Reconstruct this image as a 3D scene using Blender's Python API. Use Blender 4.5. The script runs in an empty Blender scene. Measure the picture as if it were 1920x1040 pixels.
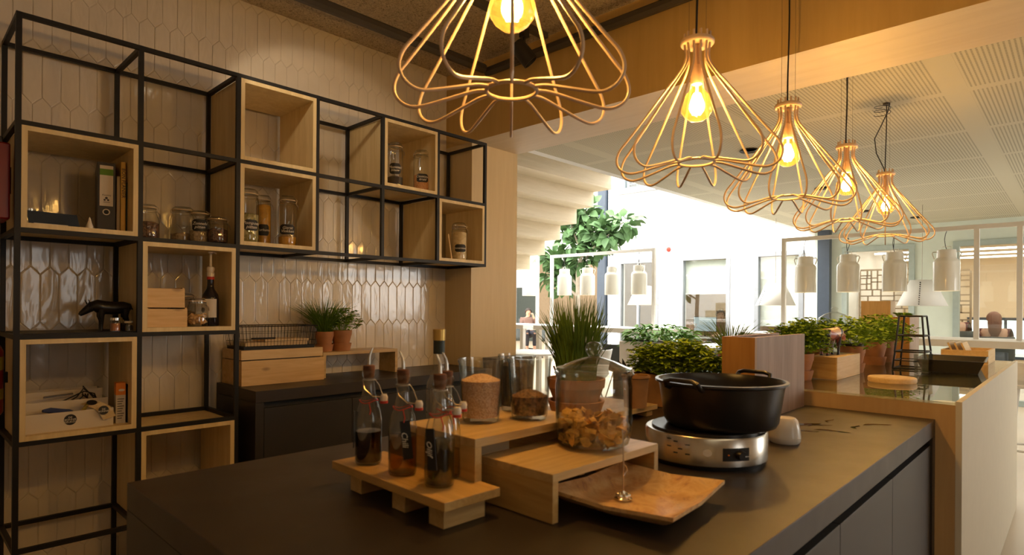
import bpy, math, random
from mathutils import Vector, Matrix
R = math.radians
PI = math.pi
rnd = random.Random(7)
SC = bpy.context.scene
COL = SC.collection

# ------------------------------------------------------------------ camera
yaw, roll = R(43.564), R(0.426)
fw = Vector((math.cos(yaw), math.sin(yaw), R(0.063))).normalized()
r0 = Vector((math.sin(yaw), -math.cos(yaw), 0))
u0 = r0.cross(fw)
rt = r0*math.cos(roll) + u0*math.sin(roll)
up = -r0*math.sin(roll) + u0*math.cos(roll)
cd = bpy.data.cameras.new('camera')
cam = bpy.data.objects.new('camera', cd)
COL.objects.link(cam)
cam.matrix_world = Matrix((( rt.x, up.x, -fw.x, 0), (rt.y, up.y, -fw.y, 0), (rt.z, up.z, -fw.z, 1.3), (0, 0, 0, 1)))
cd.sensor_width = 36
cd.lens = 1125.15/1920*36
cd.shift_y = 55.2/1920
cd.clip_start = 0.05
cd.clip_end = 200
cd.dof.use_dof = True
cd.dof.focus_distance = 4.2
cd.dof.aperture_fstop = 5.0
SC.camera = cam

# ------------------------------------------------------------------ world, exposure, large lights
SC.view_settings.view_transform = 'Standard'
SC.view_settings.look = 'None'
SC.view_settings.gamma = 1
SC.view_settings.use_curve_mapping = False
SC.view_settings.exposure = 0.2
W = bpy.data.worlds.new('sky'); SC.world = W
W.use_nodes = True
bg = W.node_tree.nodes['Background']
bg.inputs[0].default_value = (1.0, 0.98, 0.93, 1)
bg.inputs[1].default_value = 2.6

def area(name, loc, rot, sx, sy, power, col):
    l = bpy.data.lights.new(name, 'AREA'); l.shape = 'RECTANGLE'; l.size = sx; l.size_y = sy
    l.energy = power; l.color = col
    o = bpy.data.objects.new(name, l); COL.objects.link(o); o.location = loc; o.rotation_euler = rot
    return o
DAY = (1.0, 0.98, 0.92)
area('atrium_skylight', (7.2, 8.6, 6.9), (0, 0, 0), 7.0, 9.5, 2400, DAY)
area('kitchen_fill_light', (0.3, -1.3, 2.85), (R(-12), 0, 0), 2.6, 1.6, 14, (1, .86, .58))  # unseen warm fill behind the camera, added to brighten the shelf wall
area('garden_window_light', (1.35, -3.6, 1.6), (R(90), 0, 0), 0.9, 1.4, 1, DAY)
area('street_window_light', (7.4, -3.6, 1.5), (R(90), 0, 0), 3.2, 1.6, 75, DAY)
area('dining_ceiling_light', (7.5, -1.2, 2.55), (0, 0, 0), 4.0, 1.5, 16, (1, .96, .86))
BULB = (1.0, 0.63, 0.26)
BULB_W = 17.0

# ------------------------------------------------------------------ helpers: objects
def link(o, parent=None):
    COL.objects.link(o)
    if parent is not None: o.parent = parent
    return o
def tag(o, label=None, cat=None, group=None, kind=None):
    if label: o['label'] = label
    if cat: o['category'] = cat
    if group: o['group'] = group
    if kind: o['kind'] = kind
    return o
def thing(name, label, cat, loc=(0, 0, 0), rz=0, group=None):
    o = bpy.data.objects.new(name, None); o.empty_display_size = .05
    link(o); o.location = loc; o.rotation_euler = (0, 0, rz)
    return tag(o, label, cat, group)
def copy_tree(o, parent=None):
    c = o.copy(); COL.objects.link(c); c.parent = parent
    for ch in o.children: copy_tree(ch, c)
    return c

class MB:
    def __init__(s): s.v = []; s.f = []; s.T = Matrix(); s.mi = []; s.m = 0
    def add(s, vs, fs):
        b = len(s.v)
        s.v += [tuple(s.T @ Vector(p)) for p in vs]
        s.f += [tuple(b+i for i in f) for f in fs]; s.mi += [s.m]*len(fs)
        return s
    def box(s, x0, x1, y0, y1, z0, z1):
        return s.add([(x0,y0,z0),(x1,y0,z0),(x1,y1,z0),(x0,y1,z0),(x0,y0,z1),(x1,y0,z1),(x1,y1,z1),(x0,y1,z1)],
              [(0,3,2,1),(4,5,6,7),(0,1,5,4),(1,2,6,5),(2,3,7,6),(3,0,4,7)])
    def quad(s, a, b, c, d): return s.add([a,b,c,d], [(0,1,2,3)])
    def prism(s, poly, z0, z1):
        n = len(poly)
        return s.add([(x,y,z0) for x,y in poly]+[(x,y,z1) for x,y in poly],
            [tuple(range(n-1,-1,-1)), tuple(range(n,2*n))]+[(i,(i+1)%n,n+(i+1)%n,n+i) for i in range(n)])
    def lathe(s, prof, n=32, cx=0, cy=0, sx=1, sy=1, cap0=False, cap1=False):
        vs = []; fs = []
        for r, z in prof:
            for k in range(n):
                a = 2*PI*k/n; vs.append((cx+r*sx*math.cos(a), cy+r*sy*math.sin(a), z))
        for i in range(len(prof)-1):
            for k in range(n):
                k2 = (k+1)%n
                fs.append((i*n+k, i*n+k2, (i+1)*n+k2, (i+1)*n+k))
        if cap0: fs.append(tuple(range(n-1,-1,-1)))
        if cap1: fs.append(tuple(range((len(prof)-1)*n, len(prof)*n)))
        return s.add(vs, fs)
    def cyl(s, cx, cy, r, z0, z1, n=24): return s.lathe([(r,z0),(r,z1)], n, cx, cy, 1, 1, True, True)
    def ball(s, c, r, n=16, sz=1):
        m = n//2; prof = [(r*math.sin(PI*i/m)+1e-5, -r*sz*math.cos(PI*i/m)) for i in range(m+1)]
        T = s.T; s.T = T @ Matrix.Translation(c); s.lathe(prof, n, cap0=True, cap1=True); s.T = T
        return s
    def tube(s, pts, r, n=8, closed=False):
        pts = [Vector(p) for p in pts]; N = len(pts)
        rs = r if isinstance(r, (list, tuple)) else [r]*N
        vs = []; fs = []; ref = None
        for i, p in enumerate(pts):
            a = pts[(i-1)%N] if (closed or i) else p
            b = pts[(i+1)%N] if (closed or i < N-1) else p
            t = (b-a).normalized()
            if ref is None:
                ref = Vector((0,0,1)) if abs(t.z) < .9 else Vector((1,0,0))
            ref = (ref - t*ref.dot(t)).normalized()
            q = t.cross(ref)
            for k in range(n):
                an = 2*PI*(k+.5)/n
                vs.append(p + (ref*math.cos(an)+q*math.sin(an))*rs[i])
        M_ = N if closed else N-1
        for i in range(M_):
            j = (i+1)%N
            for k in range(n):
                k2 = (k+1)%n; fs.append((i*n+k, i*n+k2, j*n+k2, j*n+k))
        if not closed:
            fs.append(tuple(range(n-1,-1,-1))); fs.append(tuple(range((N-1)*n, N*n)))
        return s.add(vs, fs)
    def leaf(s, base, d, nrm, L, Wd, bend=0.2, seg=3):
        d = Vector(d).normalized(); nrm = Vector(nrm); nrm = (nrm-d*nrm.dot(d))
        if nrm.length < 1e-4: nrm = d.orthogonal()
        nrm.normalize(); sd = d.cross(nrm)
        base = Vector(base); vs = []
        prof = {2:(0,.9,0), 3:(0.05,.95,.75,0), 4:(.05,.75,1,.7,0)}[seg]
        for i in range(seg+1):
            t = i/seg
            c = base + d*L*t - nrm*bend*L*t*t
            w = Wd*.5*prof[i]
            vs += [c + sd*w + nrm*w*.35, c, c - sd*w + nrm*w*.35]
        fs = []
        for i in range(seg):
            a = i*3; b = a+3
            fs += [(a,a+1,b+1,b), (a+1,a+2,b+2,b+1)]
        return s.add(vs, fs)
    def build(s, name, mat, parent=None, label=None, bevel=0, smooth=True, loc=None, rz=0, angle=38):
        me = bpy.data.meshes.new(name); me.from_pydata(s.v, [], s.f)
        for m in (mat if isinstance(mat, (list, tuple)) else [mat]): me.materials.append(m)
        if any(s.mi): me.polygons.foreach_set('material_index', s.mi)
        me.update()
        if smooth:
            me.polygons.foreach_set('use_smooth', [True]*len(me.polygons))
            me.set_sharp_from_angle(angle=R(angle))
        o = bpy.data.objects.new(name, me); link(o, parent)
        if label: o['label'] = label
        if loc is not None: o.location = loc
        if rz: o.rotation_euler = (0, 0, rz)
        if bevel:
            b = o.modifiers.new('bevel', 'BEVEL'); b.width = bevel; b.segments = 2; b.limit_method = 'ANGLE'; b.angle_limit = R(40)
        return o
def bxs(*bs):
    m = MB()
    for b in bs: m.box(*b)
    return m
def struct(name, mb, mat, **k): return tag(mb.build(name, mat, **k), kind='structure')

def text_mesh(body, size, name='lettering', mat=None, parent=None, curve_r=None, depth=.0004, shear=0, align='CENTER'):
    """letters standing in the local XZ plane facing -Y; bent round a cylinder of radius curve_r if given"""
    cu = bpy.data.curves.new(name, 'FONT'); cu.body = body; cu.size = size; cu.align_x = align; cu.align_y = 'CENTER'
    cu.extrude = depth; cu.shear = shear; cu.resolution_u = 2; cu.space_line = .85
    t = bpy.data.objects.new(name, cu); COL.objects.link(t)
    dg = bpy.context.evaluated_depsgraph_get(); dg.update()
    me = bpy.data.meshes.new_from_object(t.evaluated_get(dg)); bpy.data.objects.remove(t)
    for v in me.vertices:
        x, y, z = v.co
        if curve_r:
            a = x/curve_r; rr = curve_r+z
            v.co = (rr*math.sin(a), -rr*math.cos(a), y)
        else: v.co = (x, -z, y)
    me.materials.clear(); me.materials.append(mat)
    o = bpy.data.objects.new(name, me); link(o, parent)
    return o

# ------------------------------------------------------------------ helpers: materials
def newmat(name):
    m = bpy.data.materials.new(name); m.use_nodes = True
    nt = m.node_tree; return m, nt, nt.nodes['Principled BSDF']
def pset(b, **k):
    for n, v in k.items():
        n = {'spec':'Specular IOR Level','rough':'Roughness','metal':'Metallic','coat':'Coat Weight','coatr':'Coat Roughness','trans':'Transmission Weight','sss':'Subsurface Weight'}.get(n, n)
        b.inputs[n].default_value = v
def c4(c): return (c[0], c[1], c[2], 1)
def coords(nt, scale=(1,1,1), rot=(0,0,0), gen=False):
    tc = nt.nodes.new('ShaderNodeTexCoord'); mp = nt.nodes.new('ShaderNodeMapping')
    mp.inputs['Scale'].default_value = scale; mp.inputs['Rotation'].default_value = rot
    nt.links.new(tc.outputs['Object'], mp.inputs[0]); return mp.outputs[0]
def noise(nt, vec, scale=5, detail=3, rough=.5, dist=0):
    n = nt.nodes.new('ShaderNodeTexNoise'); n.inputs['Scale'].default_value = scale; n.inputs['Detail'].default_value = detail
    n.inputs['Roughness'].default_value = rough; n.inputs['Distortion'].default_value = dist
    nt.links.new(vec, n.inputs['Vector']); return n.outputs['Fac']
def ramp(nt, fac, stops):
    r = nt.nodes.new('ShaderNodeValToRGB'); e = r.color_ramp.elements
    while len(e) < len(stops): e.new(.5)
    for i, (p, c) in enumerate(stops): e[i].position = p; e[i].color = c4(c)
    nt.links.new(fac, r.inputs[0]); return r.outputs[0]
def bump(nt, b, fac, strength=.2, dist=.002):
    n = nt.nodes.new('ShaderNodeBump'); n.inputs['Strength'].default_value = strength; n.inputs['Distance'].default_value = dist
    nt.links.new(fac, n.inputs['Height']); nt.links.new(n.outputs[0], b.inputs['Normal'])
def plain(name, col, rough=.5, metal=0, var=.06, scale=12, bmp=0, **k):
    m, nt, b = newmat(name); pset(b, rough=rough, metal=metal, **k)
    v = coords(nt); f = noise(nt, v, scale, 3)
    lo = tuple(c*(1-var) for c in col); hi = tuple(min(1, c*(1+var)) for c in col)
    nt.links.new(ramp(nt, f, [(.3, lo), (.7, hi)]), b.inputs['Base Color'])
    if bmp: bump(nt, b, noise(nt, v, scale*8, 2), bmp)
    return m
def wood(name, c1, c2, axis='x', rough=.45, scale=1.0, knots=False, bmp=.12, contrast=(.35,.7)):
    m, nt, b = newmat(name); pset(b, rough=rough)
    st = {'x': (2, 26, 26), 'y': (26, 2, 26), 'z': (26, 26, 2)}[axis]
    v = coords(nt, tuple(s*scale for s in st))
    f = noise(nt, v, 1.3, 5, .6, .9)
    f2 = noise(nt, v, 6, 4, .6, .2)
    mx = nt.nodes.new('ShaderNodeMath'); mx.operation = 'MULTIPLY_ADD'; mx.inputs[1].default_value = .35
    nt.links.new(f2, mx.inputs[0]); nt.links.new(f, mx.inputs[2])
    sb = nt.nodes.new('ShaderNodeMath'); sb.operation = 'SUBTRACT'; sb.inputs[1].default_value = .17
    nt.links.new(mx.outputs[0], sb.inputs[0])
    col = ramp(nt, sb.outputs[0], [(contrast[0], c1), (contrast[1], c2)])
    if knots:
        vo = nt.nodes.new('ShaderNodeTexVoronoi'); vo.inputs['Scale'].default_value = 1.0
        vk = coords(nt, {'x': (5,11,11), 'y': (11,5,11), 'z': (11,11,5)}[axis]); nt.links.new(vk, vo.inputs['Vector'])
        kr = ramp(nt, vo.outputs['Distance'], [(.07, (.16,.07,.03)), (.17, (1,1,1))])
        mixc = nt.nodes.new('ShaderNodeMixRGB'); mixc.blend_type = 'MULTIPLY'; mixc.inputs[0].default_value = .8
        nt.links.new(col, mixc.inputs[1]); nt.links.new(kr, mixc.inputs[2]); col = mixc.outputs[0]
    nt.links.new(col, b.inputs['Base Color'])
    bump(nt, b, sb.outputs[0], bmp, .001)
    return m
def glassy(name, tint=(1,1,1), refl=1.0, rough=.02, edge=(.55,.62,.6), haze=None):
    """clear thin glass: tinted see-through, darker at grazing angles, Fresnel reflection on top"""
    m = bpy.data.materials.new(name); m.use_nodes = True; nt = m.node_tree; nt.nodes.clear()
    out = nt.nodes.new('ShaderNodeOutputMaterial'); tr = nt.nodes.new('ShaderNodeBsdfTransparent')
    gl = nt.nodes.new('ShaderNodeBsdfGlossy'); gl.inputs['Roughness'].default_value = rough
    lw = nt.nodes.new('ShaderNodeLayerWeight'); lw.inputs[0].default_value = .5
    e = tuple(a*b_ for a, b_ in zip(tint, edge))
    cr = ramp(nt, lw.outputs['Facing'], [(.55, tint), (.98, e)])
    nt.links.new(cr, tr.inputs['Color'])
    mu = nt.nodes.new('ShaderNodeMath'); mu.operation = 'MULTIPLY'; mu.inputs[1].default_value = refl
    pw = nt.nodes.new('ShaderNodeMath'); pw.operation = 'POWER'; pw.inputs[1].default_value = 5; nt.links.new(lw.outputs['Facing'], pw.inputs[0])
    fr = nt.nodes.new('ShaderNodeMath'); fr.operation = 'MULTIPLY_ADD'; fr.inputs[1].default_value = .95; fr.inputs[2].default_value = .11; nt.links.new(pw.outputs[0], fr.inputs[0])
    nt.links.new(fr.outputs[0], mu.inputs[0])
    mx = nt.nodes.new('ShaderNodeMixShader'); nt.links.new(mu.outputs[0], mx.inputs[0])
    nt.links.new(tr.outputs[0], mx.inputs[1]); nt.links.new(gl.outputs[0], mx.inputs[2])
    nt.links.new(mx.outputs[0], out.inputs[0]); return m
def emit(name, col, st):
    m = bpy.data.materials.new(name); m.use_nodes = True; nt = m.node_tree; nt.nodes.clear()
    out = nt.nodes.new('ShaderNodeOutputMaterial'); e = nt.nodes.new('ShaderNodeEmission')
    e.inputs[0].default_value = c4(col); e.inputs[1].default_value = st; nt.links.new(e.outputs[0], out.inputs[0]); return m

M = {}
M['tile'] = plain('glazed_cream_tile', (.72,.64,.53), .13, var=.04, scale=9, coat=.25, coatr=.06)
def fix_tile():
    m = M['tile']; nt = m.node_tree; b = nt.nodes['Principled BSDF']
    f = noise(nt, coords(nt, (1,1,.30)), 20, 2, .5, .8); bump(nt, b, f, .55, .006)
fix_tile()
M['grout'] = plain('tile_grout', (.68,.60,.49), .8)
M['steel_black'] = plain('black_powder_coated_steel', (.012,.011,.011), .5, var=.1, spec=.3)
M['cube'] = wood('pale_oak_veneer', (.66,.50,.25), (.78,.62,.35), 'z', .5, .8)
M['beam'] = wood('oak_veneer_beam', (.56,.37,.13), (.66,.46,.18), 'z', .5, .35, contrast=(.2,.8))
M['beam_under'] = wood('oak_veneer_soffit', (.62,.52,.40), (.72,.62,.50), 'y', .55, .4, contrast=(.2,.8))
M['portal'] = wood('oak_veneer_portal', (.60,.46,.26), (.68,.54,.32), 'z', .5, .5, contrast=(.2,.8))
M['worktop'] = None
M['carcass'] = plain('anthracite_laminate', (.026,.021,.018), .45, var=.05)
M['slot'] = plain('black_recess', (.008,.007,.006), .6)
M['oak'] = wood('honey_oak_board', (.50,.29,.085), (.66,.42,.15), 'y', .42, 1.0)
M['oakx'] = wood('honey_oak_board_x', (.50,.32,.12), (.64,.45,.20), 'x', .42, 1.0)
M['pine'] = wood('knotty_pine', (.62,.38,.15), (.76,.52,.25), 'x', .5, .9, knots=True)
M['pinep'] = wood('clear_pine', (.66,.44,.20), (.78,.58,.32), 'x', .5, .9)
M['island_wood'] = wood('oak_island_panel', (.50,.31,.13), (.58,.38,.17), 'z', .5, .5, contrast=(.2,.8))
M['plank_pink'] = wood('walnut_toned_panel', (.30,.17,.10), (.42,.26,.17), 'z', .5, .6)
M['plank_orange'] = wood('orange_toned_panel', (.36,.17,.045), (.46,.24,.07), 'z', .5, .6)
M['white'] = plain('white_paint', (.80,.79,.76), .55, var=.02)
M['white_gloss'] = plain('white_gloss_enamel', (.80,.79,.72), .16, var=.02)
M['white_lam'] = plain('white_laminate_side', (.66,.60,.47), .5, var=.02)
M['wall_white'] = plain('white_plaster', (.86,.87,.88), .9, var=.02, scale=3)
M['wall_green'] = plain('pale_green_wall', (.56,.62,.54), .8, var=.04, scale=4)
M['wall_cream'] = plain('cream_wall', (.68,.56,.40), .85, var=.03, scale=2)
M['frame_grey'] = plain('grey_green_window_frame', (.33,.39,.36), .5)
M['frame_white'] = plain('white_window_frame', (.26,.28,.31), .4)
M['frame_navy'] = plain('dark_blue_steel', (.04,.055,.08), .35)
M['floor'] = plain('polished_light_floor', (.52,.42,.30), .30, var=.05, scale=1.5)
M['darkfloor'] = plain('office_carpet', (.25,.23,.21), .9)
M['terracotta'] = plain('terracotta', (.42,.18,.075), .75, var=.14, scale=14, bmp=.1)
M['soil'] = plain('potting_soil', (.035,.022,.014), .95, var=.5, scale=60, bmp=.5)
M['steel'] = plain('brushed_steel', (.60,.56,.50), .26, 1, var=.05)
M['chrome'] = plain('bright_steel', (.80,.78,.74), .12, 1, var=.02)
M['wire'] = plain('galvanised_wire', (.46,.41,.34), .3, 1)
M['rod'] = plain('blush_lamp_rod', (.62,.45,.31), .42, var=.03)
M['amber'] = glassy('amber_bulb_glass', (1.0,.80,.42), 1.0, .02, (.85,.6,.25))
def amber_glow():
    nt = M['amber'].node_tree; out = nt.nodes['Material Output']; src = out.inputs[0].links[0].from_socket
    tl = nt.nodes.new('ShaderNodeBsdfTranslucent'); tl.inputs[0].default_value = (1.0,.52,.10,1)
    mx = nt.nodes.new('ShaderNodeMixShader'); mx.inputs[0].default_value = .022
    nt.links.new(src, mx.inputs[1]); nt.links.new(tl.outputs[0], mx.inputs[2]); nt.links.new(mx.outputs[0], out.inputs[0])
amber_glow()
M['filament'] = emit('glowing_filament', (1.0,.74,.36), 120)
M['cable'] = plain('black_cable', (.015,.012,.012), .5)
M['thinwire'] = plain('thin_steel_wire', (.28,.24,.18), .4, 1)
M['glass'] = glassy('clear_glass', (.97,.98,.97), 1.0, .03, (.30,.36,.33))
M['glass_plate'] = glassy('glass_plate', (.98,.99,.98), 1.0, .01, (.85,.9,.87))
M['pane'] = glassy('window_glass', (.93,.96,.95), .8, .0, (.8,.85,.85))
M['cork'] = plain('brown_cork', (.13,.05,.022), .8, var=.3, scale=80)
M['red'] = plain('red_rubber', (.50,.03,.015), .5)
M['redpaint'] = plain('red_enamel', (.26,.008,.006), .35)
M['yellow'] = plain('yellow_label', (.40,.29,.03), .6)
M['slate'] = plain('black_chalk_label', (.012,.011,.011), .6)
M['chalk'] = plain('chalk_writing', (.75,.68,.58), .9)
M['print'] = plain('dark_print', (.05,.04,.04), .8)
M['blackiron'] = plain('black_enamelled_iron', (.010,.008,.008), .30, var=.2, spec=.5)
M['plastic_b'] = plain('black_plastic', (.014,.013,.013), .35)
M['ceramic'] = plain('cream_ceramic', (.74,.66,.56), .25, var=.02)
M['paper'] = plain('white_paper', (.66,.58,.48), .85, var=.03)
M['green_band'] = plain('green_print', (.12,.25,.03), .8)
M['chive'] = plain('chive_green', (.10,.17,.02), .6, spec=.2, var=.35, scale=20)
M['parsley'] = plain('parsley_green', (.20,.33,.012), .6, spec=.2, var=.35, scale=25)
M['basil'] = plain('basil_green', (.24,.38,.02), .6, spec=.2, var=.35, scale=15)
M['fern'] = plain('ivy_green', (.17,.36,.06), .6, spec=.25, var=.4, scale=6)
M['fig'] = plain('fig_leaf_green', (.075,.15,.055), .6, spec=.25, var=.35, scale=5)
M['bark'] = plain('grey_bark', (.35,.30,.24), .85, var=.2)
M['gold'] = plain('gold_foil', (.60,.40,.12), .35, .8)
M['chair_dark'] = plain('charcoal_chair_fabric', (.05,.06,.062), .7)
M['skin'] = plain('skin', (.52,.30,.20), .55, var=.04)
M['hair_dark'] = plain('dark_hair', (.03,.018,.012), .6)
M['hair_red'] = plain('auburn_hair', (.16,.06,.03), .6)
M['orange'] = plain('orange_cardboard', (.75,.22,.02), .6)
M['bluecloth'] = plain('blue_cloth', (.03,.045,.14), .8)

_pc = {}
def plain_once(n, *a, **k):
    if n not in _pc: _pc[n] = plain(n, *a, **k)
    return _pc[n]
def mk_worktop():
    m, nt, b = newmat('anthracite_worktop'); M['worktop'] = m
    v = coords(nt); f = noise(nt, v, 3, 4)
    nt.links.new(ramp(nt, f, [(.3, (.026,.017,.011)), (.7, (.034,.023,.015))]), b.inputs['Base Color'])
    nt.links.new(ramp(nt, noise(nt, v, 8, 3), [(.3, (.40,)*3), (.7, (.46,)*3)]), b.inputs['Roughness'])
    pset(b, spec=.5)
mk_worktop()

def mk_acoustic():
    m, nt, b = newmat('wood_wool_ceiling'); M['wool'] = m; pset(b, rough=.95)
    v = coords(nt); f = noise(nt, v, 75, 4, .7, 1.2)
    nt.links.new(ramp(nt, f, [(.34, (.20,.16,.11)), (.50, (.58,.48,.35)), (.75, (.74,.64,.50))]), b.inputs['Base Color'])
    bump(nt, b, f, .9, .01)
mk_acoustic()

def math_node(nt, op, a, b_=None, c=None):
    n = nt.nodes.new('ShaderNodeMath'); n.operation = op
    for i, x in enumerate((a, b_, c)):
        if x is None: continue
        if isinstance(x, (int, float)): n.inputs[i].default_value = x
        else: nt.links.new(x, n.inputs[i])
    return n.outputs[0]
def mk_perf():
    m, nt, b = newmat('perforated_ceiling_panel'); M['perf'] = m; pset(b, rough=.75)
    tc = nt.nodes.new('ShaderNodeTexCoord'); sp = nt.nodes.new('ShaderNodeSeparateXYZ'); nt.links.new(tc.outputs['Object'], sp.inputs[0])
    X, Y = sp.outputs[0], sp.outputs[1]
    # perforations: holes every 22 mm
    P = .021
    fx = math_node(nt, 'SUBTRACT', math_node(nt, 'FRACT', math_node(nt, 'DIVIDE', X, P*1.0)), .5)
    fy = math_node(nt, 'SUBTRACT', math_node(nt, 'FRACT', math_node(nt, 'DIVIDE', Y, P)), .5)
    d2 = math_node(nt, 'ADD', math_node(nt, 'MULTIPLY', math_node(nt, 'MULTIPLY', fx, fx), .45), math_node(nt, 'MULTIPLY', fy, fy))
    hole = math_node(nt, 'LESS_THAN', d2, .06)
    # plain strips between panels
    sx = math_node(nt, 'ABSOLUTE', math_node(nt, 'SUBTRACT', math_node(nt, 'FRACT', math_node(nt, 'DIVIDE', math_node(nt, 'SUBTRACT', X, 3.89), 1.0)), .5))
    sy = math_node(nt, 'ABSOLUTE', math_node(nt, 'SUBTRACT', math_node(nt, 'FRACT', math_node(nt, 'DIVIDE', math_node(nt, 'SUBTRACT', Y, -.05), 1.2)), .5))
    ix = math_node(nt, 'GREATER_THAN', sx, .035); iy = math_node(nt, 'GREATER_THAN', sy, .05)
    hole = math_node(nt, 'MULTIPLY', hole, math_node(nt, 'MULTIPLY', ix, iy))
    mx = nt.nodes.new('ShaderNodeMixRGB'); mx.inputs[1].default_value = (.56,.53,.41,1); mx.inputs[2].default_value = (.28,.26,.19,1)
    nt.links.new(hole, mx.inputs[0]); nt.links.new(mx.outputs[0], b.inputs['Base Color'])
mk_perf()

# ================================================================== STRUCTURE
WY = 3.27           # tiled wall plane
CZ = 2.93           # kitchen ceiling
PX0, PX1 = 2.75, 3.20  # portal / beam
BZ = 2.42
CZ2 = 2.60          # perforated ceiling
FX = 10.75          # far wall

struct('floor', bxs((-2.2, 24, -3.4, 16.5, -.1, 0)), M['floor'])
# tiled wall: elongated hexagon tiles set in grout
def tiled_wall():
    m = MB(); m.box(-2.2, PX0+.02, WY, WY+.12, 0, CZ); m.m = 1
    w, P, a, g = .0665, .243, .034, .0010
    z = -.05+.0; row = 0
    z0 = 1.446 - 6*P
    while z0 < CZ+.1:
        x = -1.2 + (w/2 if row % 2 else 0) + (2.206 % w)
        while x < PX0:
            if True:
                za, zb = z0-a/2, z0+P+a/2     # tips
                pts = [(x-w/2+g, z0+a/2+g), (x, za+g*1.5), (x+w/2-g, z0+a/2+g), (x+w/2-g, z0+P-a/2-g), (x, zb-g*1.5), (x-w/2+g, z0+P-a/2-g)]
                pts = [(px, min(max(pz, .0), CZ-.002)) for px, pz in pts]
                if max(p[1] for p in pts)-min(p[1] for p in pts) > .03 and x+w/2 < PX0:
                    tl = rnd.uniform(-.0009, .0009); tz = rnd.uniform(-.0012, .0012)
                    cx, cz = x, z0+P/2
                    def dep(px, pz, d): return WY - d - tl*(px-cx)/w*2 - tz*(pz-cz)/P*2
                    o = [(px, WY-.0005, pz) for px, pz in pts]
                    i1 = [(cx+(px-cx)*.975, dep(px, pz, .0022), cz+(pz-cz)*.992) for px, pz in pts]
                    i2 = [(cx+(px-cx)*.90, dep(px, pz, .0027), cz+(pz-cz)*.975) for px, pz in pts]
                    fs = [(k, (k+1)%6, 6+(k+1)%6, 6+k) for k in range(6)] + [(6+k, 6+(k+1)%6, 12+(k+1)%6, 12+k) for k in range(6)] + [(12,13,14,15,16,17)]
                    m.add(o+i1+i2, fs)
            x += w
        z0 += P; row += 1
    struct('wall_back', m, [M['grout'], M['tile']], smooth=False)
tiled_wall()
struct('ceiling_kitchen', bxs((-2.2, PX0, -3.4, WY+.12, CZ, CZ+.1)), M['wool'])
struct('wall_portal', bxs((PX0, PX1, 3.0, WY+.12, 0, BZ)), M['portal'], bevel=.001)
def beam():
    m = bxs((PX0, PX1, -3.4, WY+.12, BZ, CZ+.1)); m.mi[0] = 1
    struct('trim_beam', m, [M['beam'], M['beam_under']])
beam()
struct('ceiling_dining', bxs((PX1, FX, -3.4, WY+.02, CZ2, CZ2+.12)), M['perf'])
struct('wall_left', bxs((-2.3, -2.2, -3.4, WY+.12, 0, CZ)), M['wall_cream'])
# front wall (behind the camera's right) with two daylight windows
def wall_front():
    y0, y1 = -3.5, -3.4
    m = bxs((-2.3, .9, y0, y1, 0, CZ), (.9, 1.8, y0, y1, 0, .9), (.9, 1.8, y0, y1, 2.3, CZ), (1.8, 5.8, y0, y1, 0, CZ),
            (5.8, 9, y0, y1, 0, .7), (5.8, 9, y0, y1, 2.3, CZ), (9, 24, y0, y1, 0, CZ))
    struct('wall_front', m, M['wall_cream'])
wall_front()
struct('window_1', bxs((.9, 1.8, -3.47, -3.45, .9, .94), (.9, 1.8, -3.47, -3.45, 2.26, 2.3), (.9, .94, -3.47, -3.45, .94, 2.26), (1.76, 1.8, -3.47, -3.45, .94, 2.26), (1.33, 1.37, -3.47, -3.45, .94, 2.26)), M['frame_white'])
struct('window_2', bxs((5.8, 9, -3.47, -3.45, .7, .75), (5.8, 9, -3.47, -3.45, 2.25, 2.3), *[(x, x+.05, -3.47, -3.45, .75, 2.25) for x in (5.8, 6.85, 7.9, 8.95)]), M['frame_white'])
# atrium side walls
struct('wall_atrium_near', bxs((PX1-.3, PX1, WY+.12, 16.5, 0, 6.9)), M['wall_white'])
struct('wall_atrium_end', bxs((PX1, 24, 16.4, 16.5, 0, 6.9)), M['wall_white'])
struct('wall_gallery', bxs((PX1, FX, WY+.02, WY+.10, CZ2, 6.9)), M['wall_white'])

# far wall with openings: green-grey below the dining ceiling, white in the atrium
WH = 2.31
OPEN = [(7.12, 6.17), (5.70, 4.69), (4.25, 3.42), (2.83, 1.84), (1.37, -.25), (-.8, -2.6)]
def far_wall():
    th = .25
    def seg(ya, yb, z0, z1, m): m.box(FX, FX+th, yb, ya, z0, z1)
    mw = MB(); mg = MB()
    seg(7.39, 7.12, 0, WH, mw); seg(6.17, 5.70, 0, WH, mw); seg(4.69, 4.25, 0, WH, mw); seg(3.42, 3.25, 0, WH, mw)
    # white storey above, with one upper window
    seg(7.39, 7.05, WH, 6.9, mw); seg(7.05, 5.9, WH, 3.74, mw); seg(7.05, 5.9, 5.0, 6.9, mw); seg(5.9, 3.25, WH, 6.9, mw)
    struct('wall_atrium', mw, M['wall_white'])
    seg(3.25, 2.83, 0, WH, mg); seg(1.84, 1.37, 0, WH, mg); seg(-.25, -.8, 0, WH, mg); seg(-2.6, -3.4, 0, WH, mg)
    seg(3.25, -3.4, WH, CZ2+.12, mg)
    struct('wall_far', mg, M['wall_green'])
far_wall()
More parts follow.
